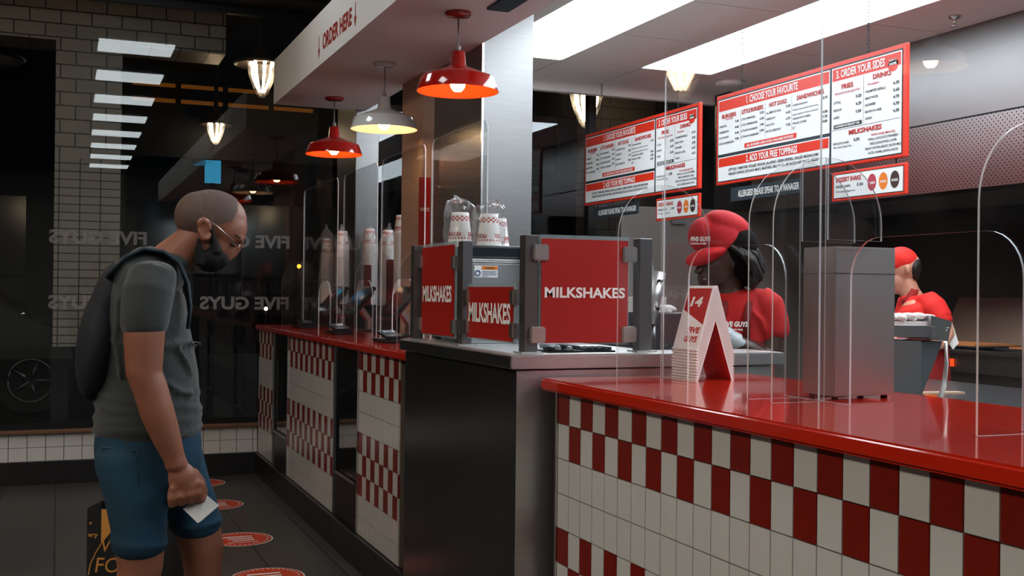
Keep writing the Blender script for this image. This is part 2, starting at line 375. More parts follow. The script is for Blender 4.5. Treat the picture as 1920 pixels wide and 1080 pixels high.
# ------------------------------------------------------------------ counters
PITCH = .0725
ROWS = [1.02]+[.93-.0985*k for k in range(9)]
def tiles(bm, x, ya, yb, par=0, y0=2.864):
    """white and red glazed tiles facing -X between ya<yb; column grid starts at y0"""
    k0 = math.floor((y0-yb)/PITCH)-1; k = k0
    while True:
        hi = y0-k*PITCH; lo = hi-PITCH
        if hi <= ya+.001: break
        a, b2 = max(lo, ya), min(hi, yb)
        if b2-a > .008:
            for r in range(len(ROWS)-1):
                red = r in (0, 1, 4, 5, 6) and (k+r+par) % 2 == 0
                box(bm, x, x+.01, a+.0015, b2-.0015, max(ROWS[r+1], .155)+.0015, ROWS[r]-.0015, 0 if red else 1)
        k += 1
def slab(name, pts, z0, z1, m, lab, bev=.006):
    bm = newbm(); prism(bm, [(x, y, z0) for x, y in pts], (0, 0, z1-z0))
    bmesh.ops.bevel(bm, geom=[e for e in bm.edges], offset=bev, segments=3, affect='EDGES')
    return tag(obj(name, bm, m), lab, 'countertop')
slab('countertop', [(1.29, .2), (2.0, .2), (2.0, 2.925), (1.29, 2.925)], 1.02, 1.055, REDGLOSS, 'glossy red countertop on the near checkered counter under the number tents')
slab('countertop', [(1.29, 4.06), (1.85, 4.06), (1.85, 7.90), (1.29, 7.90)], 1.02, 1.055, REDGLOSS, 'red countertop of the far order counter carrying the tills')
t = thing('service_counter', 'near counter front with red and white checkered tiles', 'counter', (1.65, 1.5, 0))
bm = newbm(); box(bm, 1.325, 1.95, .25, 2.875, .0, 1.02); obj('body', bm, GROUT, t)
bm = newbm(); tiles(bm, 1.32, .25, 2.864, 0); obj('tile_facing', bm, [TRED, TWHITE], t)
bm = newbm(); box(bm, 1.316, 1.33, 2.866, 2.876, .15, 1.02); obj('corner_trim', bm, mat('bright_steel', (.8, .8, .78, 1), .25, 1), t)
bm = newbm(); box(bm, 1.305, 1.32, .25, 2.875, 0, .152); obj('plinth', bm, mat('black_base'), t)
t = thing('order_counter', 'far order counter with checkered tile bays between dark glass doors', 'counter', (1.6, 6, 0))
bm = newbm(); box(bm, 1.345, 1.84, 4.06, 7.92, 0, 1.02); obj('body', bm, BLACKM, t)
for ya, yb in ((7.346, 7.92), (5.609, 6.844), (4.44, 5.118)):
    bm = newbm(); box(bm, 1.325, 1.346, ya, yb, .152, 1.02, 2); tiles(bm, 1.32, ya, yb, 1); obj('tile_bay', bm, [TRED, TWHITE, GROUT], t)
for y in (7.343, 6.847, 5.606, 5.121):
    bm = newbm(); box(bm, 1.314, 1.346, y-.004, y+.004, .152, 1.02); obj('corner_trim', bm, mat('bright_steel'), t)
bm = newbm(); box(bm, 1.300, 1.345, 4.06, 7.93, 0, .152, 0, .003); obj('plinth', bm, mat('black_base'), t)
DG = mat('dark_glass', '#050607', .04, coat=1)
for ya, yb in ((6.85, 7.335), (5.13, 5.60)):
    bm = newbm(); box(bm, 1.322, 1.344, ya, ya+.03, .155, 1.015); box(bm, 1.322, 1.344, yb-.03, yb, .155, 1.015); box(bm, 1.322, 1.344, ya+.03, yb-.03, .86, 1.015); box(bm, 1.322, 1.344, ya+.03, yb-.03, .155, .37); q = obj('glass_door', bm, BLACK, t, label='black framed glass door')
    bm = newbm(); box(bm, 1.330, 1.344, ya+.03, yb-.03, .37, .86); obj('glass_panel', bm, DG, q)
    bm = newbm(); box(bm, 1.312, 1.322, ya+.04, yb-.04, .375, .385); obj('handle', bm, STEEL, q)

# steel milkshake cabinet and its ledge
t = thing('milkshake_cabinet', 'steel milkshake station cabinet at the corner of the counters', 'cabinet', (1.5, 3.5, 0))
bm = newbm(); box(bm, 1.222, 1.75, 2.945, 4.04, 0, 1.075, 0, .002); box(bm, 1.75, 2.10, 2.945, 3.12, 0, 1.075, 0)
for f in bm.faces:
    if f.calc_center_median().x < 1.2235: f.material_index = 1
obj('body', bm, [STEEL, STEEL_REFL], t)  # customer-facing side takes the steel with the painted dark reflection
bm = newbm(); prism(bm, [(1.20, 2.93, 1.080), (2.14, 2.93, 1.080), (2.14, 3.14, 1.080), (1.77, 3.14, 1.080), (1.77, 4.045, 1.080), (1.20, 4.045, 1.080)], (0, 0, .039))
bmesh.ops.bevel(bm, geom=list(bm.edges), offset=.003, segments=2, affect='EDGES')
for f in bm.faces:
    if f.calc_center_median().x < 1.2015: f.material_index = 1
obj('ledge', bm, [STEEL, STEELD], t)  # same steel ledge, customer-facing edge painted darker as if in shade
POST = mat('post_steel', (.16, .15, .15, 1), .4, .9)
CLP = mat('clamp_steel', (.62, .58, .54, 1), .32, 1)
posts = {'A': (1.302, 3.045), 'B': (1.69, 3.05), 'C': (1.277, 3.535), 'D': (1.247, 3.985)}
plab = {'A': 'square steel guard post at the near left corner of the milkshake station', 'B': 'square steel guard post right of the large front milkshakes panel', 'C': 'square steel guard post between the two side milkshakes panels', 'D': 'square steel guard post at the far end of the milkshake station'}
for k, (x, y) in posts.items():
    hw = .022 if k in 'AB' else .018; q = thing('guard_post', plab[k], 'post', (x, y, 1.119), 'steel posts around the milkshake station')
    bm = newbm(); box(bm, x-hw, x+hw, y-.022, y+.022, 1.124, 1.472, 0, .002); obj('shaft', bm, POST, q)
    bm = newbm(); box(bm, x-.034, x+.034, y-.034, y+.034, 1.119, 1.124); obj('foot_plate', bm, STEEL, q)
def guard_panel(lab, origin, right, wid, z0, z1, th, clamps, tsize):
    R_ = Vector(right); N = R_.cross(Vector(ZP)); O = Vector(origin)
    q = thing('milkshake_sign', lab, 'sign', (O.x, O.y, z0), 'red MILKSHAKES panels on the glass guards')
    def bx(u0, u1, n0, n1, a, b2, m, nm, bev=.0):
        bm = newbm(); ps = [O+R_*u+N*n for u, n in ((u0, n0), (u1, n0), (u1, n1), (u0, n1))]
        prism(bm, [(p.x, p.y, a) for p in ps], (0, 0, b2-a))
        if bev: bmesh.ops.bevel(bm, geom=list(bm.edges), offset=bev, segments=2, affect='EDGES')
        return obj(nm, bm, m, q)
    bx(-.006, wid+.006, -.008, -.001, z0-.006, z1+.012, mat('pane_acrylic', '#9fb0b2', .1, alpha=.45), 'pane', .002)
    o = bx(0, wid, 0, .003, z0, z1, SIGNRED, 'red_panel')
    bm = newbm(); zc, hh, wf = tsize
    text(bm, 'MILKSHAKES', O+R_*wid*.5+N*.0035+Vector((0, 0, zc)), right, ZP, hh, wid*wf, 'C', bold=.03, lift=.0006)
    obj('lettering', bm, INKW, q)
    for (u, z, cw) in clamps: bx(u-cw/2, u+cw/2, -.014, .012, z-.024, z+.024, CLP, 'clamp', .004)
guard_panel('large red MILKSHAKES panel facing the front at the station corner', (1.331, 3.020, 0), XP, .29, 1.150, 1.462, .004, [(-.004, 1.42, .05), (.294, 1.42, .05), (-.012, 1.175, .05), (.294, 1.175, .05)], (1.287, .031, .93))
guard_panel('tall red MILKSHAKES panel on the side of the station nearest the tills', (1.256, 3.945, 0), YN, .36, 1.146, 1.462, .004, [(-.01, 1.41, .04), (-.01, 1.18, .04), (.365, 1.40, .03), (.365, 1.18, .03)], (1.266, .056, .9))
guard_panel('short red MILKSHAKES panel on the side of the station by the corner post', (1.274, 3.495, 0), YN, .40, 1.150, 1.317, .004, [(0, 1.285, .04), (0, 1.185, .04), (.405, 1.285, .03), (.405, 1.185, .03)], (1.205, .062, .92))

# milkshake machine with lid, warning sticker
t = thing('milkshake_machine', 'steel milkshake machine with dark lid and orange warning sticker', 'milkshake machine', (1.5, 3.8, 1.119))
bm = newbm(); box(bm, 1.34, 1.60, 3.66, 3.98, 1.119, 1.405, 0, .006); obj('body', bm, mat('machine_steel', (.33, .34, .34, 1), .4, .9), t)
bm = newbm(); box(bm, 1.335, 1.605, 3.655, 3.99, 1.405, 1.418, 0, .003); obj('rim', bm, STEEL, t)
bm = newbm(); box(bm, 1.33, 1.60, 3.65, 3.99, 1.418, 1.465, 0, .008); obj('lid', bm, mat('dark_teal_plastic', '#101c22', .3), t)
bm = newbm(); quad(bm, (1.356, 3.66, 1.352), XP, ZP, .088, .042, 0, .001); quad(bm, (1.383, 3.66, 1.379), XP, ZP, .060, .013, 1, .0015)
text(bm, 'WARNING', (1.413, 3.66, 1.3825), XP, ZP, .006, .035, 'C', mi=2, lift=.002)
for k in range(5): quad(bm, (1.384, 3.66, 1.373-.0045*k), XP, ZP, (.056, .05, .057, .053, .02)[k], .0018, 3, .002)
lathe_pts = [(1.368+.009*math.cos(a), 3.658, 1.367+.009*math.sin(a)) for a in [2*PI*k/16 for k in range(16)]]
tube(bm, lathe_pts, .0022, 6, mi=3, closed=True)
obj('warning_sticker', bm, [MENUW, mat('warning_orange', '#e07a12', .5), INKD, mat('sticker_blue', '#3c5d86', .5)], t)
bm = newbm(); box(bm, 1.545, 1.565, 3.60, 3.62, 1.119, 1.50); tag(obj('machine_post', bm, POST), 'slim dark post in front of the milkshake machine', 'post')
# lids and tray behind the large front panel
t = thing('lid_tray', 'flat dark tray of lids and spoons on the steel ledge below the front panel', 'tray', (1.5, 3.1, 1.119))
bm = newbm(); box(bm, 1.37, 1.60, 3.055, 3.20, 1.119, 1.124); obj('tray', bm, BLACK, t)
for k in range(9):
    bm = newbm(); lathe(bm, [(0, 0), (.018, 0), (.02, .004), (.02, .010), (.015, .013), (0, .013)], (1.385+.02*(k % 5), 3.075+.03*(k//5), 1.125+.003*(k % 3)), 14); obj('lid', bm, mat('lid_%d' % (k % 2), ('#222b30', '#b9c2c6')[k % 2], .3), t)
for k in range(8):
    bm = newbm(); box(bm, 1.50+.012*k, 1.508+.012*k, 3.065, 3.15, 1.125, 1.131+.003*(k % 2)); obj('spoon', bm, mat('grey_plastic', '#3b4145', .4), t)
# ------------------------------------------------------------------ hanging lamps
def pendant(x, y, z, outer, inner, lab, es=BULB_E, top=2.53, group='enamel pendant lamps over the counter'):
    t = thing('pendant_lamp', lab, 'pendant lamp', (x, y, z), group)
    pr = [(.182, 0), (.180, .006), (.163, .060), (.155, .066), (.052, .105), (.036, .115), (.031, .175), (.012, .180)]
    bm = newbm(); lathe(bm, pr, (x, y, z), 48, 0); lathe(bm, [(r-.003, max(h-.002, 0)) for r, h in pr[::-1]], (x, y, z), 48, 1)
    lathe(bm, [(.182, 0), (.179, 0)], (x, y, z), 48, 0)
    obj('shade', bm, [outer, inner], t, recalc=False)
    bm = newbm(); lathe(bm, [(0, -.002), (.018, .002), (.03, .018), (.034, .034), (.028, .055), (.016, .075), (0, .08)], (x, y, z), 20); obj('bulb', bm, mat('warm_bulb', '#ffffff', .5, emit='#ffd2a0', es=es), t)
    bm = newbm(); lathe(bm, [(0, .172), (.012, .172), (.012, .2), (.004, .205), (.004, top-z-.018), (0, top-z-.018)], (x, y, z), 10); obj('cord', bm, mat('cord_grey', '#8d8a88', .5), t)
    bm = newbm(); lathe(bm, [(0, top-z-.022), (.05, top-z-.018), (.062, top-z-.008), (.062, top-z), (0, top-z)], (x, y, z), 32); obj('canopy', bm, outer, t)
    return t
EN_R = mat('red_enamel', '#a3140c', .12, coat=.8); EN_RI = mat('orange_enamel_inside', '#ff5312', .4); EN_W = mat('white_enamel', '#cfcecb', .12, coat=.8); EN_WI = mat('white_enamel_inside', '#f6e3cd', .4)
pendant(1.62, 6.975, 2.167, EN_R, EN_RI, 'red enamel pendant lamp nearest the window')
pendant(1.62, 5.80, 2.172, EN_W, EN_WI, 'white enamel pendant lamp between the two red ones')
pendant(1.62, 4.61, 2.182, EN_R, EN_RI, 'large red enamel pendant lamp nearest the camera')
pendant(-.75, 4.35, 2.45, EN_W, EN_WI, 'white enamel pendant lamp reflected in the clear screens', top=3.4, group='lamps on the customer side')
def dome(x, y, z, lab, R_=.12, es=18, top=.6):
    t = thing('glass_dome_lamp', lab, 'dome lamp', (x, y, z), 'ribbed glass dome lamps')
    k = R_/.12
    bm = newbm(); lathe(bm, [(0, 0), (.02*k, .004), (.05*k, .04*k), (.085*k, .12*k), (.108*k, .20*k), (.115*k, .27*k), (.105*k, .29*k)], (x, y, z), 36); obj('glass_bowl', bm, FILM, t)
    bm = newbm(); 
    for a in range(7):
        c_, s_ = math.cos(a*2*PI/7+.3), math.sin(a*2*PI/7+.3)
        tube(bm, [(x+c_*.075*k, y+s_*.075*k, z+.24*k), (x+c_*.07*k, y+s_*.07*k, z+.17*k), (x+c_*.045*k, y+s_*.045*k, z+.10*k), (x+c_*.02*k, y+s_*.02*k, z+.045*k)], [.010*k, .011*k, .009*k, .006*k], 8)
        ell(bm, (x+c_*.085*k, y+s_*.085*k, z+.265*k), (.016*k,)*3, seg=10, rings=6)
    o = obj('glowing_ribs', bm, mat('lamp_glow', '#ffffff', .5, emit='#ffdcb2', es=es), t); o['kind'] = 'stuff'
    bm = newbm(); lathe(bm, [(.10*k, .285*k), (.21*k, .25*k), (.222*k, .262*k), (.21*k, .275*k), (.09*k, .31*k), (.08*k, .40*k), (.03*k, .42*k), (.02*k, top), (0, top)], (x, y, z), 40); obj('brim', bm, mat('lamp_brim', '#6d625a', .3, metal=.6), t)
dome(1.395, 8.38, 2.735, 'glowing ribbed glass dome lamp left of the soffit end', .115, top=3.36-2.735)
dome(4.07, 8.34, 2.68, 'glowing ribbed glass dome lamp beyond the far menu board', .15, es=9, top=3.36-2.68)
dome(1.30, 10.25, 2.60, 'small distant glowing dome lamp above the man\'s head', .085, es=7, top=3.3-2.60)  # extra dome added outside, imitating a dome lamp's reflection in the glass
dome(-.62, 6.55, 2.62, 'glass dome lamp mirrored in the clear counter screens', .2, es=10, top=3.4-2.62)

# ------------------------------------------------------------------ outside the window
BW = brickmat('white_glazed_brick', '#8f867c', '#9a9086', '#2b2826', .2, .095, .005, .35, .5, 'XZ', .3)
BT = brickmat('white_glazed_tile', '#8f867c', '#978e84', '#2b2826', .135, .057, .004, .35, 0, 'XZ', .3)
bm = newbm(); box(bm, -.03, .405, 8.3, 8.7, 2.20, 3.02, 0); box(bm, -.03, .405, 8.3, 8.7, .89, 2.20, 1); box(bm, -.04, .415, 8.31, 8.72, 0, .89, 2)
o = tag(obj('brick_pillar', bm, [BW, BT, BLACKM]), 'white glazed brick pillar outside the left window with black base', 'pillar')
bm = newbm(); box(bm, -2.6, 1.12, 8.32, 8.72, 3.02, 3.35); tag(obj('brick_lintel', bm, BW), 'glazed brick band above the left window', 'lintel')
bm = newbm(); box(bm, -4, 6.2, 8.05, 9.3, 3.36, 3.5); struct('trim_8', bm, mat('black_ceiling'))
bm = newbm(); box(bm, 4.42, 5.6, 8.85, 9.25, 0, 3.5); tag(obj('brick_pillar', bm, brickmat('grey_brick', '#4a4540', '#514b45', '#161514', .24, .11, .005, .5)), 'dark brick pillar outside behind the menu boards', 'pillar')
bm = newbm(); box(bm, -8, 14, 8.06, 24, -.15, -.02); struct('pavement', bm, mat('asphalt', '#16171a', .5, noise=.2, nscale=3))
t = thing('building_across', 'dark building across the street with amber and blue lit windows', 'building', (3, 16, 0))
bm = newbm(); box(bm, -8, 12, 16, 17, 0, 9); obj('facade', bm, mat('facade_dark', '#2a2c2d', .8, noise=.25, nscale=2), t)
AMB = mat('amber_window', '#100a04', .3, emit='#b0641c', es=.22); BLU = mat('blue_window', '#0a1015', .3, emit='#3fb4e6', es=.5); DKW = mat('dark_window', '#0b0f11', .12)
for i in range(9):
    x = -6+2.1*i
    for z0, z1, m in ((.4, 2.5, DKW), (3.0, 5.2, DKW)):
        bm = newbm(); box(bm, x, x+1.4, 15.96, 16.0, z0, z1); wn = obj('window', bm, m, t)
        bm = newbm(); box(bm, x+.67, x+.73, 15.93, 15.96, z0, z1); box(bm, x, x+1.4, 15.93, 15.96, (z0+z1)/2-.03, (z0+z1)/2+.03); obj('mullion', bm, BLACKM, wn)
t = thing('shopfront_transom', 'row of dim amber transom windows outside behind the dome lamp', 'window row', (1.6, 10.5, 2.9))
bm = newbm(); box(bm, .45, 3.0, 10.5, 10.6, 2.5, 3.6); box(bm, .45, 3.0, 10.5, 10.6, 0, .7); box(bm, .45, .55, 10.5, 10.6, .7, 2.5); box(bm, 2.9, 3.0, 10.5, 10.6, .7, 2.5); box(bm, .45, 3.0, 10.0, 10.5, 3.3, 3.6); obj('frame', bm, BLACKM, t)
for i in range(4):
    for z in (3.13, 2.99):
        bm = newbm(); box(bm, .60+.42*i, .97+.42*i, 10.49, 10.5, z, z+.035); obj('pane', bm, AMB, t)
t = thing('projecting_sign', 'small bright blue lit sign outside above the man\'s head', 'sign', (1.72, 12, 2.2))
bm = newbm(); box(bm, 1.42, 1.58, 12, 12.05, 2.42, 2.68); obj('face', bm, BLU, t)
bm = newbm(); prism(bm, [(1.30, 12, 2.60), (1.57, 12, 2.75), (1.57, 12, 2.68), (1.42, 12, 2.60)], (0, .04, 0)); obj('awning', bm, mat('blue_dim', '#0a1015', .4, emit='#1b7fa8', es=.3), t)
bm = newbm(); tube(bm, [(1.5, 12.03, 0), (1.5, 12.03, 2.42)], .02, 8); obj('post', bm, BLACKM, t)
def streetlight(x, y, z, r, colr, es, lab):
    bm = newbm(); lathe(bm, [(0, -r), (r*.7, -r*.7), (r, 0), (r*.7, r*.7), (0, r)], (x, y, z), 12)
    t = thing('street_light', lab, 'light', (x, y, 0), 'small lights out in the street')
    obj('lamp', bm, mat('sl_'+colr, '#000000', .5, emit='#'+colr, es=es), t)
    bm = newbm(); tube(bm, [(x, y+.02, 0), (x, y+.02, z)], .012, 8); obj('pole', bm, BLACKM, t)
streetlight(.62, 13, 1.69, .028, 'ffb060', 5, 'small yellow street light beside the white pillar, upper')
streetlight(.68, 13, 1.60, .026, 'ff7a20', 4, 'small orange street light beside the white pillar, lower')
streetlight(2.62, 13, 1.58, .026, 'ff9a30', 4, 'orange street light seen behind the clear screens')
streetlight(2.24, 13, 1.08, .024, 'fff0d0', 3, 'white street light low behind the counter end')

t = thing('parked_car', 'dark parked car seen faintly through the window at lower left', 'car', (-1.4, 13.3, 0))
CARB = mat('car_paint', '#0d0f12', .15, coat=1)
bm = newbm(); prof = [(-3.4, .35), (-3.3, .75), (-2.6, .9), (-2.1, 1.32), (-.9, 1.38), (-.25, .95), (.35, .82), (.5, .5), (.45, .3), (-3.3, .3)]
prism(bm, [(x-.1, 12.5, z) for x, z in prof], (0, 1.6, 0)); bmesh.ops.bevel(bm, geom=list(bm.edges), offset=.06, segments=3, affect='EDGES'); obj('car_body', bm, CARB, t)
for x in (-.25, -2.8):
    bm = newbm(); tube(bm, [(x, 12.44, .34), (x, 12.62, .34)], .34, 28); q = obj('wheel', bm, BLACKM, t)
    bm = newbm()
    for k in range(5):
        a = 2*PI*k/5; tube(bm, [(x, 12.43, .34), (x+.2*math.cos(a), 12.43, .34+.2*math.sin(a))], [.03, .02], 6)
    tube(bm, [(x+.22*math.cos(a), 12.43, .34+.22*math.sin(a)) for a in [2*PI*k/24 for k in range(24)]], .015, 6, closed=True); obj('rim', bm, STEELD, q)

# ------------------------------------------------------------------ clear acrylic screens
def outline(w0, w1, z0, z1, r, seg=7, opening=None):
    """2D outline (s,z): rounded top corners, optional pass-through (a,b,ztop,r) at the bottom"""
    p = [(w0, z0)]
    p += [(w0+r-r*math.cos(a), z1-r+r*math.sin(a)) for a in [PI/2*k/seg for k in range(seg+1)]]
    p += [(w1-r+r*math.sin(a), z1-r+r*math.cos(a)) for a in [PI/2*k/seg for k in range(seg+1)]]
    p += [(w1, z0)]
    if opening:
        a_, b_, zt, ro = opening
        p += [(b_, z0)]+[(b_-ro+ro*math.cos(t), zt-ro+ro*math.sin(t)) for t in [PI/2*k/seg for k in range(seg+1)]]
        p += [(a_+ro-ro*math.sin(t), zt-ro+ro*math.cos(t)) for t in [PI/2*k/seg for k in range(seg+1)]]+[(a_, z0)]
    return p
def sheet(name, pts, th, axis, pos, parent, edge=ACRE):
    bm = newbm()
    if axis == 'X': prism(bm, [(pos, s, z) for s, z in pts], (th, 0, 0), 0, 1)
    else: prism(bm, [(s, pos, z) for s, z in pts], (0, th, 0), 0, 1)
    return obj(name, bm, [ACR, edge], parent)
ZC = 1.056
def screen(y0, y1, x, z1, op, lab, wings, r=.045, grp='clear acrylic counter screens', zw=1.62, wx=(.145, .155), rear=()):
    t = thing('acrylic_screen', lab, 'screen', (x, (y0+y1)/2, ZC), grp)
    sheet('pane', outline(y0, y1, ZC, z1, r, opening=op), .005, 'X', x, t)
    for yw in wings:
        sheet('wing', [(x-wx[0], ZC)]+[(x-wx[0]*math.cos(a), zw-.15+.15*math.sin(a)) for a in [PI/2*k/10 for k in range(11)]]+[(x, ZC)], .005, 'Y', yw, t)
        zr = 1.43 if yw in rear else ZC
        sheet('wing', [(x+.006, zr)]+[(x+.006+wx[1]*math.sin(a), zw-.15+.15*math.cos(a)) for a in [PI/2*k/10 for k in range(11)]]+[(x+.006+wx[1], zr)], .005, 'Y', yw, t)
    return t
screen(2.1205, 2.84, 1.642, 1.968, (2.25, 2.70, 1.428, .09), 'tall clear screen around the number tents with arched opening and side wings', (2.845, 2.19), rear=(2.19,))
screen(1.30, 2.1195, 1.642, 1.975, (1.53, 2.01, 1.428, .09), 'tall clear screen in front of the steel dispenser reaching the right edge', (2.095, 1.49), rear=(2.095,))
FARL = ['nearest the milkshake station', 'second from the milkshake station', 'third from the milkshake station', 'nearest the window']
for k, (y0, y1, op, wg) in enumerate(((4.08, 4.78, None, ()), (4.88, 5.62, (5.02, 5.40, 1.36, .11), (4.86,)), (5.70, 6.45, (5.78, 6.12, 1.36, .11), (5.64,)), (6.60, 7.60, (6.78, 7.10, 1.36, .11), (6.52, 7.66)))):
    screen(y0, y1, 1.56, 1.985, op, 'clear screen on the far order counter, '+FARL[k], wg, zw=1.5, wx=(.13, .09))

# ------------------------------------------------------------------ number tents: nested stack
TN = 11
TW = mat('tent_card', '#efe9e4', .45); TRC = mat('tent_red', '#b51f18', .45)
def tent_mesh():
    bm = newbm(); hw, h, L = .060, .186, .135
    # folded strip: two leaning leaves, thickness th
    a = [(-hw-.0035, 0), (-hw-.0032, .0045), (-hw+.001, .0052), (-.006, h), (.006, h), (hw-.001, .0052), (hw+.0032, .0045), (hw+.0035, 0), (hw-.005, 0), (0, h-.016), (-hw+.005, 0)]
    prism(bm, [(x, 0, z) for x, z in a], (0, L, 0), 0)
    bmesh.ops.recalc_face_normals(bm, faces=bm.faces)
    for f in bm.faces:                       # inner faces are printed red
        c = f.calc_center_median()
        if abs(f.normal.y) < .5 and f.normal.z < -.05 and abs(c.z-h/2) < .03: f.material_index = 1
    up = Vector((hw-.006, 0, h)).normalized(); rt = Vector(YN); H = math.hypot(hw-.006, h)
    o = Vector((-hw, L, 0)); W = L
    def pt(s, t): return o+rt*s+up*t
    N = rt.cross(up)*.0006
    def poly(ps, mi):
        f = bm.faces.new([bm.verts.new(pt(*p)+N) for p in ps]); f.material_index = mi
    poly([(.006, H*.62), (W-.006, H*.40), (W-.006, H-.008), (.006, H-.008)], 1)
    text(bm, '14', pt(W*.26, H*.68), rt, up, .028, .06, 'L', bold=.04, shear=.2, mi=0, lift=.001)
    text(bm, 'FIVE', pt(W*.42, H*.27), rt, up, .017, .062, 'L', bold=.04, shear=.2, mi=2, lift=.001)
    text(bm, 'GUYS', pt(W*.36, H*.13), rt, up, .017, .068, 'L', bold=.04, shear=.2, mi=2, lift=.001)
    me = bpy.data.meshes.new('number_tent'); bm.to_mesh(me); bm.free()
    for m in (TW, TRC, INKR): me.materials.append(m)
    return me
tm = tent_mesh()
for k in range(TN):
    o = bpy.data.objects.new('number_tent', tm); COL.objects.link(o); o.location = (1.737, 2.705, 1.0555+k*.0084)
    tag(o, 'topmost white and red folding number tent showing 14' if k == TN-1 else 'white number tent nested in the stack beneath the one showing 14', 'number tent', 'nested number tents on the red counter')

# ------------------------------------------------------------------ steel dispenser and hopper
t = thing('steel_dispenser', 'tall plain brushed steel dispenser box standing on the red counter', 'dispenser', (1.75, 2.18, 1.055))
DSP = mat('dispenser_steel', (.62, .60, .58, 1), .42, 1, noise=.08, nscale=5, bump=.04)
bm = newbm(); prism(bm, [(1.690, 2.122, 1.063), (1.868, 2.122, 1.063), (1.868, 2.245, 1.063), (1.688, 2.240, 1.063)], (0, 0, .354)); bmesh.ops.bevel(bm, geom=list(bm.edges), offset=.002, segments=2, affect='EDGES'); obj('body', bm, DSP, t)
bm = newbm(); prism(bm, [(1.689, 2.121, 1.353), (1.869, 2.121, 1.353), (1.869, 2.246, 1.353), (1.687, 2.241, 1.353)], (0, 0, .0012)); obj('seam', bm, STEELD, t)
for x, y in ((1.706, 2.14), (1.852, 2.14), (1.852, 2.225), (1.706, 2.225)):
    bm = newbm(); tube(bm, [(x, y, 1.055), (x, y, 1.064)], .008, 10); obj('foot', bm, BLACK, t)
t = thing('fries_hopper', 'slanted steel hopper with funnel front behind the dispenser', 'hopper', (2.1, 2.45, 0))
HS = mat('hopper_steel', (.42, .45, .46, 1), .38, 1)
bm = newbm(); prism(bm, [(2.015, 2.30, 0), (2.095, 2.28, 0), (2.115, 2.48, 0), (2.03, 2.5, 0)], (0, 0, 1.185)); obj('stand', bm, HS, t)
bm = newbm(); prism(bm, [(2.097, 2.285, 1.03), (2.097, 2.285, 1.182), (2.195, 2.31, 1.182)], (.012, .16, 0)); obj('funnel', bm, mat('hopper_steel_b', (.30, .35, .38, 1), .42, 1), t)
bm = newbm(); prism(bm, [(2.115, 2.27, 1.19), (2.205, 2.30, 1.182), (2.222, 2.305, 1.235), (2.122, 2.275, 1.252)], (.015, .16, 0)); obj('scoop_box', bm, HS, t)
bm = newbm(); prism(bm, [(2.02, 2.30, 1.195), (2.135, 2.27, 1.195), (2.135, 2.27, 1.222), (2.02, 2.30, 1.222)], (.01, .14, 0)); obj('shelf', bm, HS, t)
for (x, z) in ((2.190, 1.216), (2.200, 1.217), (2.195, 1.210)):
    bm = newbm(); ell(bm, (x, 2.297, z), (.0022,)*3, seg=8, rings=5); obj('rivet', bm, mat('bright_steel'), t)
bm = newbm(); tube(bm, [(2.083, 2.278, .985), (2.083, 2.262, .985)], .004, 8); tube(bm, [(2.083, 2.262, .985), (2.070, 2.258, .990)], .004, 8); obj('lever', bm, STEEL, t)
bm = newbm(); prism(bm, [(2.02, 2.31, 1.2235), (2.135, 2.28, 1.2235), (2.15, 2.40, 1.2235), (2.03, 2.42, 1.2235)], (0, 0, .012)); 
for k in range(12):
    ell(bm, (2.03+.011*k, 2.33+.012*math.sin(k*2.1), 1.245+.004*math.sin(k*1.7)), (.014, .03, .010), seg=10, rings=6)
tag(obj('paper_tray_liners', bm, mat('paper_white', '#ece6e0', .7)), 'crumpled white paper liners piled on the steel hopper', 'paper', kind='stuff')
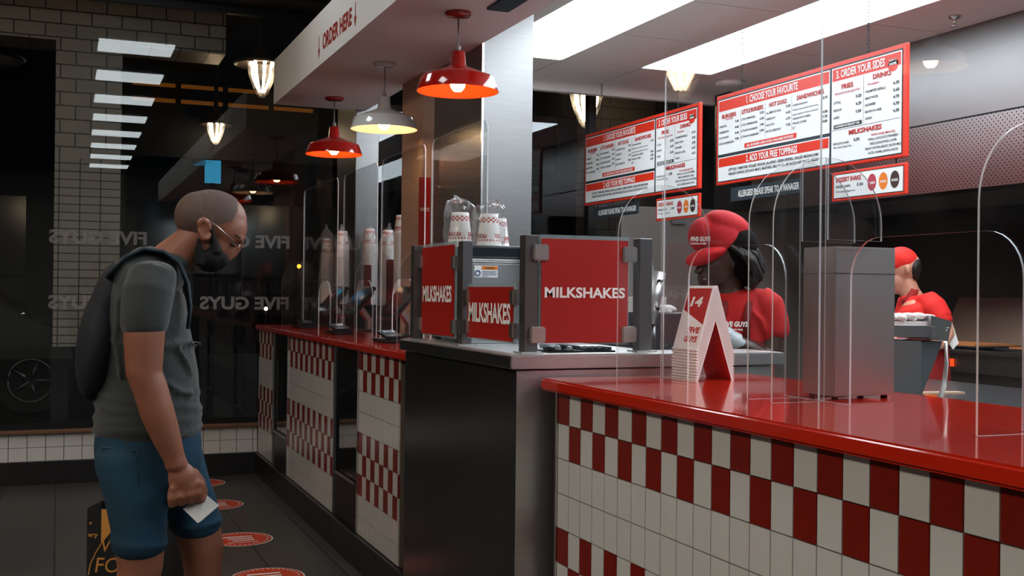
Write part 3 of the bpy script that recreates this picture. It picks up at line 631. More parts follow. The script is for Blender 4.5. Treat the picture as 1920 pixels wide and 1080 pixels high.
# ------------------------------------------------------------------ menu boards
def menu(yl, wid, lab, xm=3.68, zt=2.497, zb=1.96):
    t = thing('menu_board', lab, 'menu board', (xm, yl-wid/2, zb), 'hanging red and white menu boards')
    bm = newbm(); box(bm, xm+.0005, xm+.022, yl-wid, yl, zb, zt, 0, .004); obj('panel', bm, SIGNRED2, t)
    P0 = lambda s, z: (xm, yl-s, zt-z)
    q = lambda bm, s0, s1, z0, z1, mi, l=.001: quad(bm, P0(s0, z1), YN, ZP, s1-s0, z1-z0, mi, l)
    tx = lambda bm, st, s, z, h, w_=None, al='L', b=.02, mi=0, l=.004: text(bm, st, P0(s, z), YN, ZP, h, w_, al, bold=b, mi=mi, lift=l, res=2)
    bm = newbm()
    q(bm, .018, 1.600, .022, .522, 3, .0008)
    q(bm, .024, 1.066, .030, .356, 0, .0014); q(bm, .024, 1.066, .374, .516, 0, .0014); q(bm, 1.082, 1.594, .030, .516, 0, .0014)
    q(bm, .030, 1.060, .036, .098, 1, .002); q(bm, .030, 1.060, .380, .432, 1, .002); q(bm, 1.088, 1.588, .036, .098, 1, .002)
    q(bm, .30, .79, .318, .345, 1, .002)
    for s in (.255, .50, .745): q(bm, s, s+.0025, .115, .305, 2, .002)
    q(bm, 1.325, 1.3275, .105, .345, 2, .002); q(bm, 1.088, 1.588, .348, .351, 2, .002); q(bm, 1.10, 1.315, .322, .343, 4, .002)
    disc(bm, P0(1.535, .092), YN, ZP, .036, .03, 1, .0024); q(bm, 1.499, 1.571, .05, .092, 1, .0024)
    obj('printed_fields', bm, [MENUW, SIGNRED2, INKG, SLATE, INKD], t)
    bm = newbm()
    tx(bm, '1. CHOOSE YOUR FAVOURITE', .56, .085, .042, .48, 'C', .025); tx(bm, '2. ADD YOUR FREE TOPPINGS', .56, .425, .038, .48, 'C', .025)
    tx(bm, '3. ORDER YOUR SIDES', 1.30, .085, .040, .36, 'C', .025); tx(bm, 'ALL BURGERS AND DOGS AVAILABLE BUNLESS', .545, .339, .014, .44, 'C', .03)
    tx(bm, 'COOKED IN PEANUT OIL', 1.2075, .338, .011, .19, 'C', .03, l=.005)
    tx(bm, 'MADE AT', 1.535, .072, .009, .05, 'C'); tx(bm, 'HOME', 1.535, .090, .012, .05, 'C', .04)
    obj('white_headings', bm, INKW, t)
    bm = newbm()
    for st, s, w_ in (('BURGERS', .14, .15), ('LITTLE BURGERS', .378, .21), ('HOT DOGS', .622, .16), ('SANDWICHES', .905, .23)): tx(bm, st, s, .143, .024, w_, 'C', .035)
    for st, s, z, w_ in (('FRIES', 1.205, .145, .09), ('DRINKS', 1.46, .135, .13), ('MILKSHAKES', 1.34, .385, .24)): tx(bm, st, s, z, .024, w_, 'C', .035)
    for st, s, z, w_ in (('TWO PATTIES', .14, .158, .08), ('FIVE GUYS STYLE OR CAJUN STYLE', 1.205, .170, .19), ('Freestyle', 1.40, .160, .08), ('WITH FREE MIX-INS', 1.47, .412, .17)): tx(bm, st, s, z, .0105, w_, 'C')
    obj('red_headings', bm, INKR, t)
    bm = newbm()
    cols = [(.038, .243, ['HAMBURGER', 'CHEESEBURGER', 'BACON BURGER', 'BACON CHEESEBURGER'], ['7.35', '8.85', '8.40', '9.85'], .195),
            (.268, .49, ['LITTLE HAMBURGER', 'LITTLE CHEESEBURGER', 'LITTLE BACON BURGER', 'LITTLE BACON CHEESEBURGER'], ['5.25', '6.95', '7.45', '7.95'], .180),
            (.513, .735, ['ALL BEEF HOT DOG', 'CHEESE DOG', 'BACON DOG', 'BACON CHEESE DOG'], ['5.25', '6.25', '6.75', '7.50'], .180)]
    for s0, s1, its, pr, z in cols:
        for i, (a, b_) in enumerate(zip(its, pr)): tx(bm, a, s0, z+.034*i, .0115, min(.0085*len(a), s1-s0-.05)); tx(bm, b_, s1, z+.034*i-.012, .0125, .038, 'R', .035)
    for i, (a, b_) in enumerate((('VEGGIE SANDWICH', '3.75'), ('Grilled onions, grilled mushrooms,', ''), ('green peppers, lettuce, tomatoes', ''), ('VEGGIE WITH CHEESE', '4.50'), ('GRILLED CHEESE', '3.75'), ('BLT', '5.00'))):
        z = .172+.0245*i; tx(bm, a, .757, z, .0105 if b_ else .008, min(.0085*len(a), .22)); 
        if b_: tx(bm, b_, 1.05, z, .0125, .038, 'R', .035)
    for i, (a, b_) in enumerate((('LITTLE', '3.25'), ('REGULAR', '4.75'), ('LARGE', '5.50'))): tx(bm, a, 1.10, .215+.038*i, .012, .009*len(a)); tx(bm, b_, 1.312, .205+.038*i, .0135, .042, 'R', .035)
    for i, (a, b_) in enumerate((('UNLIMITED REFILLS', '3.75'), ('SMART WATER', '2.65'), ('BUDWEISER', '4.75'), ('BROOKLYN LAGER', '4.75'), ('CORONA', '4.75'))): tx(bm, a, 1.34, .195+.033*i, .012, .0085*len(a)); tx(bm, b_, 1.58, .185+.033*i, .0135, .042, 'R', .035)
    tx(bm, 'LETTUCE, TOMATOES, PICKLES, ONIONS, JALAPENO, GREEN PEPPERS, GRILLED MUSHROOMS', .56, .462, .0155, .84, 'C'); tx(bm, 'GRILLED ONIONS, KETCHUP, MAYO, MUSTARD, BBQ SAUCE, HP SAUCE, HOT SAUCE, RELISH', .56, .487, .0155, .84, 'C')
    tx(bm, 'FIVE GUYS SHAKE', 1.10, .425, .011, .12); tx(bm, 'With or without Whipped Cream', 1.10, .443, .009, .14); tx(bm, '5.50', 1.30, .42, .0135, .042, 'R', .035)
    for i, a in enumerate(('VANILLA, CHOCOLATE, STRAWBERRY', 'OREO COOKIE PIECES, COFFEE', 'PEANUT BUTTER, BISCUIT, SALTED MILK', 'SALTED CARAMEL, BANANA, BACON')): tx(bm, a, 1.47, .432+.0225*i, .0115, .0072*len(a), 'C')
    obj('small_print', bm, INKD, t)
    for yc in (yl-.25, yl-wid+.28):              # chains
        bm = newbm(); z = zt; k = 0
        while z < 2.85:
            pts = [(xm+.011+(.006*math.cos(a) if k % 2 else 0), yc+(0 if k % 2 else .006*math.cos(a)), z+.008+.011*math.sin(a)) for a in [2*PI*i/10 for i in range(10)]]
            tube(bm, pts, .0016, 5, closed=True, ref=(1, 0, 0) if not k % 2 else (0, 1, 0)); z += .017; k += 1
        obj('chain', bm, mat('chain_steel', '#2b2c2e', .4, metal=.8), t)
    # small dessert board and allergies strip, hung from the big board
    y0 = yl-1.088
    bm = newbm(); box(bm, xm+.0005, xm+.018, yl-1.625, y0, 1.784, 1.932, 0, .003); d = obj('dessert_board', bm, SIGNRED2, t)
    bm = newbm(); D0 = lambda s, z: (xm, y0-s, 1.932-z)
    quad(bm, D0(.014, .136), YN, ZP, .510, .124, 1, .0008); quad(bm, D0(.018, .132), YN, ZP, .502, .116, 0, .0014)
    for s, m_ in ((.305, 2), (.385, 3), (.465, 4)):
        disc(bm, D0(s, .074), YN, ZP, .031, .042, m_, .002); text(bm, 'SHAKE', D0(s, .082), YN, ZP, .012, .044, 'C', mi=0, lift=.0028, bold=.03, res=2)
    text(bm, 'DESSERT SHAKE', D0(.035, .052), YN, ZP, .023, .19, bold=.03, mi=5, lift=.003, res=2); text(bm, 'DESSERT SHAKE', D0(.035, .082), YN, ZP, .012, .11, mi=6, lift=.003, res=2); text(bm, '5.50', D0(.24, .082), YN, ZP, .014, .045, 'R', mi=6, lift=.003, res=2); text(bm, 'With or without Whipped Cream', D0(.035, .106), YN, ZP, .010, .15, mi=7, lift=.003, res=2)
    obj('printed_face', bm, [MENUW, INKD, mat('badge_pink', '#b8384a', .5), mat('badge_orange', '#ea7a1e', .5), mat('badge_brown', '#3f2a22', .5), INKR, INKD, INKG], d)
    bm = newbm(); box(bm, xm+.001, xm+.008, yl-.84, yl-.16, 1.852, 1.932); a_ = obj('allergy_strip', bm, SLATE, t)
    bm = newbm(); text(bm, 'ALLERGIES? PLEASE SPEAK TO A MANAGER', (xm+.001, yl-.235, 1.874), YN, ZP, .038, .58, bold=.02, lift=.001, res=2); obj('lettering', bm, INKW, a_)
    bm = newbm()
    for s in (.22, .45, .76, 1.2, 1.55): box(bm, xm+.006, xm+.010, yl-s-.003, yl-s+.003, 1.93, 1.962)
    obj('link', bm, mat('chain_steel'), t)['kind'] = 'stuff'
menu(5.742, 1.622, 'hanging red framed menu board nearer the camera, partly behind the tall clear screen')
menu(7.556, 1.622, 'hanging red framed menu board farther away toward the window')

# ------------------------------------------------------------------ paper cups
CUPW = mat('cup_paper', '#e9e5e1', .55); CUPR = mat('cup_red', '#b3271f', .5)
def cup_mesh(r=.045, h=.115, prints=True):
    """inverted paper cup: rim at z=0, base up"""
    bm = newbm(); seg = 48; zs = [0, .004, .008, h*.14, h*.20, h*.72, h*.775, h*.83, h*.885, h, h]; rr = lambda z: r-(r*.30)*z/h
    rings = []
    for i, z in enumerate(zs):
        R_ = rr(z)+(.0025 if z < .006 else 0)
        if i == len(zs)-1: R_ = rr(z)-.004
        rings.append([bm.verts.new((R_*math.cos(2*PI*k/seg), R_*math.sin(2*PI*k/seg), z)) for k in range(seg)])
    for i in range(len(rings)-1):
        for k in range(seg):
            f = bm.faces.new((rings[i][k], rings[i][(k+1) % seg], rings[i+1][(k+1) % seg], rings[i+1][k])); f.smooth = True
            if prints and (i in (5, 6, 7) and (k//2+i) % 2 == 0 or (i == 3 and k % 2 == 0)): f.material_index = 1
    c = bm.verts.new((0, 0, h-.004))
    for k in range(seg): bm.faces.new((rings[-1][k], rings[-1][(k+1) % seg], c))
    if prints:                                   # upside-down shop name and small marks round the side
        for a0 in (-2.35, -.6, 1.2, 2.9):
            me = textmesh('FIVE GUYS', .05, 2); W = max(v.co.x for v in me.vertices); s = .034/W; vs = []
            for v in me.vertices:
                x = (W/2-v.co.x)*s*1.25; z = h*.36-v.co.y*.020; R_ = rr(z)+.0006; vs.append(bm.verts.new((R_*math.cos(a0+x/R_), R_*math.sin(a0+x/R_), z)))
            for p in me.polygons:
                try: f = bm.faces.new([vs[i] for i in p.vertices]); f.material_index = 1
                except ValueError: pass
    me = bpy.data.meshes.new('paper_cup'); bm.to_mesh(me); bm.free(); me.materials.append(CUPW); me.materials.append(CUPR); return me
CM = cup_mesh()
def bag_mesh(r, h, seed):
    rnd = random.Random(seed); bm = newbm(); seg = 26; rows = []
    hs = [0, .1, .25, .4, .55, .7, .8, .86, .90, .94, .97, 1.0, 1.03]; ks = [1.0, 1.05, 1.06, 1.03, 1.05, 1.02, .98, .9, .72, .46, .24, .10, .14]
    lean = rnd.uniform(-.02, .02), rnd.uniform(-.02, .02)
    for hh, kk in zip(hs, ks):
        rows.append([bm.verts.new(((r*kk*(1+rnd.uniform(-.10, .10)))*math.cos(2*PI*k/seg)+lean[0]*max(0, hh-.8)*5, (r*kk*(1+rnd.uniform(-.10, .10)))*math.sin(2*PI*k/seg)+lean[1]*max(0, hh-.8)*5, h*hh+rnd.uniform(-.006, .006)*(hh > .1))) for k in range(seg)])
    for A, B in zip(rows, rows[1:]):
        for k in range(seg): bm.faces.new((A[k], A[(k+1) % seg], B[(k+1) % seg], B[k]))
    return bm
def cup_stack(x, y, z0, n, pitch, lab, bag=None, seed=1, s=1.0, group=None):
    for k in range(n):
        o = bpy.data.objects.new('paper_cup', CM); COL.objects.link(o); o.location = (x, y, z0+k*pitch); o.scale = (s, s, s); o.rotation_euler.z = random.uniform(-.3, .3) if k == n-1 else 0
        top = k == n-1
        tag(o, ('upside-down paper cup on top of ' if top else 'ridged paper cup nested inside ')+lab, 'paper cup', 'paper cups in '+lab if n > 1 else group)
    if bag:
        bm = bag_mesh(.056*s, (n-1)*pitch+.115*s+bag, seed); bmesh.ops.translate(bm, verts=bm.verts, vec=(x, y, z0+.002))
        tag(obj('plastic_bag', bm, FILM), 'crumpled clear plastic bag over '+lab, 'bag')
SH = mat('shelf_black', '#15161a', .4)
bm = newbm(); box(bm, 1.67, 1.845, 7.35, 7.85, 1.055, 1.21, 0, .004); tag(obj('cup_riser', bm, SH), 'small black riser box under the cup stacks nearest the window', 'riser')
bm = newbm(); box(bm, 1.865, 2.14, 6.38, 7.345, 0, 1.21, 0, .004); tag(obj('back_cabinet', bm, SH), 'black back cabinet carrying the tall cup stacks', 'cabinet')
for k, (x, y, n, bg, lb) in enumerate(((1.74, 7.65, 33, .08, 'the bagged stack nearest the window'), (1.79, 7.42, 37, .03, 'the pinkish bagged stack by the narrow column'), (1.92, 7.20, 38, .02, 'the bagged stack by the maroon box'), (1.97, 6.93, 36, .03, 'the bagged stack left of the tallest stack'), (1.99, 6.70, 44, None, 'the tallest open stack behind the nearest till'), (2.03, 6.45, 42, .05, 'the bagged stack right of the tallest stack'))):
    cup_stack(x, y, 1.2105, n, (.0105), lb, bg, k+3)
bm = newbm(); box(bm, 1.935, 1.985, 6.78, 6.84, 1.2105, 1.50); tag(obj('napkin_box', bm, mat('maroon_card', '#5c1210', .5)), 'tall maroon card box between the cup stacks', 'box')
bm = newbm(); box(bm, 1.86, 1.90, 7.07, 7.12, 1.2105, 1.47); tag(obj('napkin_box', bm, mat('maroon_card')), 'tall maroon card box left of the second till\'s cup stack', 'box')
# on the milkshake machine and beside it
bm = newbm(); box(bm, 1.335, 1.56, 3.995, 4.035, 1.119, 1.40); tag(obj('cup_holder', bm, POST), 'steel rail behind the side panels under the bagged cups', 'rail')
cup_stack(1.500, 3.80, 1.4655, 1, .01, 'the milkshake machine lid', None, s=.92)
cup_stack(1.372, 3.86, 1.4655, 2, .012, 'the left bagged pair on the milkshake machine', .055, 21, s=1.0)
cup_stack(1.432, 3.72, 1.4655, 1, .012, 'the right bagged cup on the milkshake machine', .045, 22, s=1.0)

# ------------------------------------------------------------------ tills and card readers
def till(x, y, lab):
    t = thing('till_screen', lab, 'till', (x, y, 1.055), 'tills on the far counter')
    bm = newbm(); box(bm, x-.01, x+.11, y-.09, y+.09, 1.055, 1.065, 0, .003); obj('base', bm, BLACK, t)
    bm = newbm(); prism(bm, [(x+.06, y-.035, 1.065), (x+.085, y-.035, 1.065), (x+.085, y-.035, 1.13), (x+.025, y-.035, 1.215), (x+.0, y-.035, 1.20), (x+.06, y-.035, 1.12)], (0, .07, 0)); obj('arm', bm, STEEL, t)
    bm = newbm(); a = math.radians(50); st = 0
    box(bm, -.115, .115, -.15, .15, -.014, .010, 0, .005); box(bm, -.105, .105, -.14, .14, .010, .0115, 1)
    xform(bm, Matrix.Translation((x, y, 1.235)) @ Matrix.Rotation(-a, 4, 'Y')); obj('display', bm, [BLACK, DG], t)
    bm = newbm(); box(bm, -.09, .09, -.12, .12, -.030, -.0145, 0, .004); xform(bm, Matrix.Translation((x, y, 1.235)) @ Matrix.Rotation(-a, 4, 'Y')); obj('back_shell', bm, mat('till_back', '#5d2a20', .4), t)
for (x, y), lab in zip(((1.71, 5.83), (1.69, 6.62), (1.66, 7.17)), ('till with tilted black screen nearest the milkshake station', 'middle till with tilted black screen on the far counter', 'till with tilted black screen nearest the window')): till(x, y, lab)
def reader(x, y, lab):
    t = thing('card_reader', lab, 'card reader', (x, y, 1.055), 'card readers in front of the tills')
    bm = newbm(); prism(bm, [(x-.055, y-.12, 1.0555), (x+.055, y-.12, 1.0555), (x+.055, y-.12, 1.075), (x-.055, y-.12, 1.072)], (0, .24, 0)); bmesh.ops.bevel(bm, geom=list(bm.edges), offset=.005, segments=2, affect='EDGES'); obj('cradle', bm, BLACK, t)
    bm = newbm(); prism(bm, [(x-.045, y-.10, 1.074), (x+.045, y-.10, 1.074), (x+.045, y-.10, 1.090), (x-.045, y-.10, 1.086)], (0, .18, .022)); bmesh.ops.bevel(bm, geom=list(bm.edges), offset=.004, segments=2, affect='EDGES'); obj('body', bm, mat('reader_grey', '#15181c', .25), t)
    bm = newbm(); prism(bm, [(x-.028, y-.0, 1.098), (x+.028, y-.0, 1.101), (x+.028, y+.06, 1.110), (x-.028, y+.06, 1.107)], (0, 0, .003)); obj('screen', bm, DG, t)
for (x, y), lab in zip(((1.47, 5.12), (1.47, 6.15), (1.48, 7.15)), ('black card reader nearest the milkshake station', 'black card reader in the middle of the far counter', 'black card reader nearest the window')): reader(x, y, lab)

# ------------------------------------------------------------------ floor discs
STK = mat('sticker_orange', '#c9421f', .45)
for k, (y, w_) in enumerate(((7.66, 'farthest, by the window wall'), (6.86, 'third from the camera'), (5.87, 'second from the camera'), (5.06, 'nearest the camera'))):
    x = .895; bm = newbm()
    disc(bm, (x, y, .0), XP, YP, .165, .165, 1, .0015, 40); disc(bm, (x, y, .0), XP, YP, .158, .158, 0, .002, 40); 
    for i in range(36):
        a = 2*PI*i/36; quad(bm, (x+.138*math.cos(a)-.004, y+.138*math.sin(a)-.004, 0), XP, YP, .009, .009, 1, .0026)
    for r in range(3): quad(bm, (x-.085+.02*r, y+.045-.045*r, 0), XP, YP, .15-.02*r, .02, 1, .0026)
    text(bm, 'KEEP YOUR DISTANCE', (x, y-.09, 0), XP, YP, .02, .15, 'C', mi=1, lift=.0026, res=2)
    tag(obj('floor_sticker', bm, [STK, MENUW]), 'round orange distancing sticker on the floor, '+w_, 'floor sticker', 'orange distancing stickers on the floor')

# ------------------------------------------------------------------ kitchen equipment
t = thing('prep_table', 'long steel prep table behind the red counter on the right', 'table', (3.5, 3.0, 0))
bm = newbm(); box(bm, 2.95, 3.95, 1.6, 4.35, .86, .90, 0, .003); obj('top', bm, mat('table_dark', (.10, .10, .10, 1), .3, .8, noise=.2), t)
bm = newbm(); box(bm, 2.94, 2.96, 1.6, 4.36, .83, .905, 0, .003); obj('front_edge', bm, STEEL, t)
for x, y in ((3.0, 1.7), (3.0, 4.25), (3.9, 1.7), (3.9, 4.25)):
    bm = newbm(); tube(bm, [(x, y, 0), (x, y, .86)], .022, 10); obj('leg', bm, STEELD, t)
bm = newbm(); box(bm, 3.02, 3.90, 1.7, 4.3, .25, .27); obj('shelf', bm, STEELD, t)
t = thing('fryer_bank', 'bank of dark steel fryers and griddle under the hood', 'fryer', (5.3, 4.5, 0))
FRY = mat('fryer_steel', (.13, .115, .10, 1), .35, .9, noise=.2, nscale=5)
bm = newbm(); box(bm, 4.95, 5.7, 1.6, 5.75, 0, .86); obj('body', bm, FRY, t)
bm = newbm(); prism(bm, [(4.92, 1.6, .86), (5.7, 1.6, .86), (5.7, 1.6, 1.0), (4.92, 1.6, .97)], (0, 4.15, 0)); obj('control_front', bm, FRY, t)
bm = newbm(); prism(bm, [(5.45, 1.6, 1.0), (5.70, 1.6, 1.0), (5.70, 1.6, 1.30), (5.60, 1.6, 1.30)], (0, 4.15, 0)); obj('backsplash', bm, mat('splash_bronze', (.22, .16, .12, 1), .4, .9), t)
for y in (1.8, 2.6, 3.4, 4.2, 5.0):
    bm = newbm(); box(bm, 5.0, 5.44, y, y+.66, 1.0, 1.008); obj('well', bm, BLACKM, t)
    bm = newbm(); box(bm, 5.05, 5.40, y+.06, y+.60, 1.008, 1.018); obj('food', bm, mat('golden_food', '#b4713c', .6, noise=.3, nscale=60), t)['kind'] = 'stuff'
for y in (3.5, 4.3, 5.1):
    bm = newbm(); box(bm, 4.90, 4.925, y-.015, y+.015, .89, .935); obj('indicator', bm, mat('orange_glow', '#1a0500', .5, emit='#ff4a10', es=1.2), t)
bm = newbm()
tube(bm, [(4.905, 1.7, .99), (4.905, 5.7, .99)], .008, 8); obj('rail', bm, STEELD, t)
bm = newbm(); prism(bm, [(2.955, 3.40, .9205), (3.30, 3.35, .9205), (3.30, 3.39, .9205), (2.955, 3.44, .9205)], (0, 0, .008)); tag(obj('chopping_board', bm, mat('board_tan', '#a98a72', .6)), 'thin tan strip of board lying on orange blocks on the prep table', 'board')
bm = newbm(); lathe(bm, [(0, 0), (.038, 0), (.04, .06), (.037, .13), (.02, .14), (0, .14)], (3.10, 3.55, .9005), 24); tag(obj('sauce_tub', bm, BLACK), 'black round tub on the prep table under the hopper', 'tub')
for k in range(2):
    bm = newbm(); box(bm, 2.965+.15*k, 3.025+.15*k, 3.37, 3.41, .9005, .9203); tag(obj('tape_roll', bm, mat('orange_plastic', '#d9661e', .4)), ('orange block at the left end of the prep table' if k else 'orange block beside the tan board'), 'block')
bm = newbm(); tube(bm, [(2.215, 2.32, 1.18), (2.228, 2.33, 1.12), (2.22, 2.33, 1.06), (2.19, 2.32, 1.0)], [(.004, .012)]*4, 8); tag(obj('receipt_strip', bm, mat('paper_white')), 'white paper strip hanging down from the hopper', 'paper strip')
bm = newbm(); box(bm, 5.3, 5.68, 4.25, 4.5, 1.62, 1.87, 0, .004); tag(obj('wall_box', bm, mat('beige_box', '#a79c90', .5)), 'pale wall box under the hood at the right', 'control box')
bm = newbm(); box(bm, 5.735, 5.75, .3, 7.0, 0.9, 1.9); struct('trim_7', bm, mat('backwall_black', '#16130f', .3, noise=.1))
# cup tube, napkins by the end of the steel ledge
t = thing('cup_tube', 'angled steel cup tube with holes behind the right guard post', 'dispenser', (1.87, 3.35, 1.12))
bm = newbm(); tube(bm, [(1.855, 3.30, 1.20), (1.885, 3.30, 1.375)], [.026, .031], 20); obj('body', bm, STEEL, t)
for z, dx in ((1.345, -.004), (1.345, .012), (1.25, -.008)):
    bm = newbm(); tube(bm, [(1.878+dx, 3.262, z), (1.878+dx, 3.272, z)], .005, 10); obj('hole', bm, BLACK, t)
bm = newbm(); tube(bm, [(1.875, 3.30, 1.10), (1.868, 3.30, 1.20)], .012, 10); tube(bm, [(1.875, 3.30, .9), (1.875, 3.30, 1.10)], .012, 10); obj('stem', bm, STEELD, t)
bm = newbm(); tube(bm, [(1.80, 3.30, 1.47), (1.84, 3.30, 1.45), (1.862, 3.30, 1.41), (1.868, 3.30, 1.375)], .004, 8); tag(obj('bent_hose', bm, mat('clear_tube', '#8a8f90', .2)), 'thin grey hose curving down to the cup tube', 'hose')
t = thing('napkin_stand', 'dark stand with white napkins stacked on it behind the ledge', 'napkins', (1.95, 3.4, .9))
bm = newbm(); box(bm, 1.85, 2.08, 3.36, 3.55, .85, 1.235, 0, .004); obj('stand', bm, mat('stand_blue', '#1a222a', .4), t)
bm = newbm()
for k in range(9): box(bm, 1.86+.001*(k % 3), 1.96, 3.365, 3.50, 1.237+.006*k, 1.241+.006*k)
obj('napkins', bm, mat('paper_white'), t)['kind'] = 'stuff'
bm = newbm()
for k in range(14): ell(bm, (1.955+.012*(k % 5)+.004*math.sin(k), 3.40+.03*(k//5), 1.245+.006*math.sin(k*2.3)), (.022, .02, .012), Matrix.Rotation(k, 3, 'Z'), 8, 6)
o = obj('wrapping_paper', bm, mat('paper_white'), t); o['kind'] = 'stuff'
# ------------------------------------------------------------------ people
AX = Vector((math.cos(.388881), -math.sin(.388881), 0)); AY = Vector((math.sin(.388881), math.cos(.388881), 0))
class Body:
    """pose sheet of a figure standing at base and turned side-on: x to the right, v downward, d away; one unit = k metres"""
    def __init__(s, base, u0, vh, k):
        s.b = Vector(base); s.u0 = u0; s.vh = vh; s.k = k
        s.ay = Vector((base[0], base[1], 0)).normalized(); s.ax = Vector((s.ay.y, -s.ay.x, 0)); s.kx = k*s.ay.dot(AY)
    def p(s, u, v, d=0): return s.b+s.ax*((u-s.u0)*s.kx)+s.ay*(d*s.k)+Vector((0, 0, (s.vh-v)*s.k))
    def tube(s, bm, pts, seg=20, mi=0, cap=True, ref=None):
        P_ = [s.p(*q[:3]) for q in pts]; R_ = [((q[3]*s.kx, q[4]*s.k) if len(q) > 4 else q[3]*s.k) for q in pts]
        tube(bm, P_, R_, seg, mi, cap, ref or s.ay)
        for i in (0, -1):
            if cap:
                r = R_[i]; ra, rb = r if isinstance(r, tuple) else (r, r)
                ell(bm, P_[i], (ra*.98, rb*.98, min(ra, rb)*.6), s.rot(), 16, 10, mi)
    def rot(s, tilt=0, yaw=0):
        M = Matrix((s.ax, s.ay, Vector(ZP))).transposed()
        return M @ Matrix.Rotation(yaw, 3, 'Z') @ Matrix.Rotation(tilt, 3, 'Y')
    def ell(s, bm, u, v, d, ru, rd, rv, tilt=0, yaw=0, seg=22, rings=14, mi=0):
        ell(bm, s.p(u, v, d), (ru*s.kx, rd*s.k, rv*s.k), s.rot(math.radians(tilt), math.radians(yaw)), seg, rings, mi)
SKIN = mat('skin_light', '#8a5640', .5, sss=.12, noise=.12, nscale=14, bump=.08)
def fingers(B, bm, knuckles, curl, r=5.2):
    """each finger: knuckle, then offsets per joint"""
    for i, (k_, c_) in enumerate(zip(knuckles, curl)):
        pts = [Vector(k_)]+[]
        for o_ in c_: pts.append(pts[-1]+Vector(o_))
        B.tube(bm, [(q.x, q.y, q.z, r*(1-.07*j)) for j, q in enumerate(pts)], 10)

# --- the customer
M = Body((.2856, 3.503, 1.30), 300, 541, .001612)
man = thing('person', 'bald man in grey t-shirt, blue denim shorts and black face mask walking with bowed head', 'person', (.2856, 3.503, 0))
bm = newbm()
M.ell(bm, 397, 409, 0, 69, 48, 56, 4); M.ell(bm, 372, 404, 0, 46, 46, 47); M.ell(bm, 424, 428, 0, 41, 42, 46, 25); M.ell(bm, 408, 460, 0, 38, 38, 42, 30); M.ell(bm, 385, 468, 0, 26, 36, 36)
M.ell(bm, 395, 490, 0, 24, 22, 17, 20)
M.tube(bm, [(452, 453, 0, 7), (445, 466, 0, 7.5), (436, 477, 0, 8)], 10); M.ell(bm, 449, 445, 0, 12, 34, 9, 40)
M.ell(bm, 433, 478, -7, 6, 5, 6); M.ell(bm, 433, 478, 7, 6, 5, 6)
M.tube(bm, [(376, 440, 0, 36, 38), (350, 462, 0, 37, 37), (322, 484, 0, 38, 38), (302, 500, 0, 38, 42), (290, 530, 0, 48, 66)])
M.tube(bm, [(286, 540, 0, 54, 84), (272, 600, 0, 70, 90), (282, 700, 0, 80, 86), (281, 800, 0, 84, 84), (281, 850, 0, 80, 80)])
for d in (-1, 1):
    if d < 0:
        M.tube(bm, [(285, 522, -105, 36), (276, 570, -116, 36), (273, 630, -122, 35), (274, 690, -124, 31), (284, 715, -124, 30), (298, 760, -124, 29.5), (315, 805, -122, 25), (329, 842, -120, 19), (334, 856, -119, 20)])
        M.ell(bm, 345, 879, -119, 27, 17, 30, -18); M.ell(bm, 352, 893, -117, 31, 17, 14, -4)
        fingers(M, bm, [(327+16.5*i, 897-2.5*i, -122) for i in range(4)], [((-2, 15, -6), (1, 13, 6), (1, 1, 15))]*4, 8.8)
        for i in range(4): M.ell(bm, 327+16.5*i, 896-2.5*i, -128, 8, 6, 8)
        M.tube(bm, [(362, 868, -108, 9.5), (377, 888, -102, 9), (384, 908, -100, 8), (380, 924, -104, 7)], 10)
    else:
        M.tube(bm, [(286, 524, 102, 34), (276, 570, 112, 34), (266, 630, 118, 33), (256, 695, 120, 29), (262, 760, 120, 27), (278, 812, 118, 22), (290, 846, 114, 19)])
        M.ell(bm, 298, 872, 112, 24, 16, 28, -15)
        fingers(M, bm, [(288+14*i, 892-2*i, 112) for i in range(4)], [((2, 18, 0), (-2, 13, -6), (-5, 8, -5))]*4, 8)
        M.tube(bm, [(311, 862, 104, 9), (322, 884, 100, 8.5), (324, 902, 98, 7.5)], 10)
M.tube(bm, [(264, 900, -44, 38), (268, 960, -48, 42), (268, 1005, -48, 45), (270, 1050, -48, 40), (264, 1090, -48, 37), (254, 1140, -48, 37), (243, 1200, -48, 30), (232, 1270, -48, 21), (228, 1310, -48, 21)])
M.tube(bm, [(330, 900, 44, 38), (360, 960, 48, 40), (377, 995, 48, 43), (388, 1042, 48, 41), (390, 1085, 48, 36), (390, 1140, 48, 37), (390, 1210, 48, 29), (390, 1280, 48, 21), (390, 1312, 48, 21)])
M.ell(bm, 402, 1046, 48, 27, 30, 30)
# ears with rim
for sd in (-1, 1):
    c = M.p(382, 431, 46*sd); ring = [M.p(382+11*math.cos(a)-3*math.sin(a), 431-18*math.sin(a), (47+4*abs(math.cos(a/2)))*sd) for a in [2*PI*k/14 for k in range(14)]]
    tube(bm, ring, .0058, 8, closed=True); M.ell(bm, 381, 434, 45*sd, 9, 4, 15, 10); M.ell(bm, 378, 447, 47*sd, 6, 4, 6)
fuse('body', bm, SKIN, man, .0052, 4, .5)
def shell(B, name, e, keep, m, parent, grow=1.0, sol=0):
    """part of an ellipsoid surface kept by a test on pose-sheet coordinates"""
    bm = newbm()
    for q in e:
        B.ell(bm, *q[:3], *(x*grow for x in q[3:6]), *(q[6:7] or (0,)), seg=200, rings=150)
    bm.verts.ensure_lookup_table(); kill = []
    for v in bm.verts:
        r_ = v.co-B.b; u = B.u0+r_.dot(B.ax)/B.kx; d = r_.dot(B.ay)/B.k; vv = B.vh-r_.z/B.k
        if not keep(u, vv, d): kill.append(v)
    bmesh.ops.delete(bm, geom=kill, context='VERTS')
    for f in bm.faces: f.smooth = True
    if sol: bmesh.ops.solidify(bm, geom=bm.faces[:], thickness=sol)
    return obj(name, bm, m, parent)
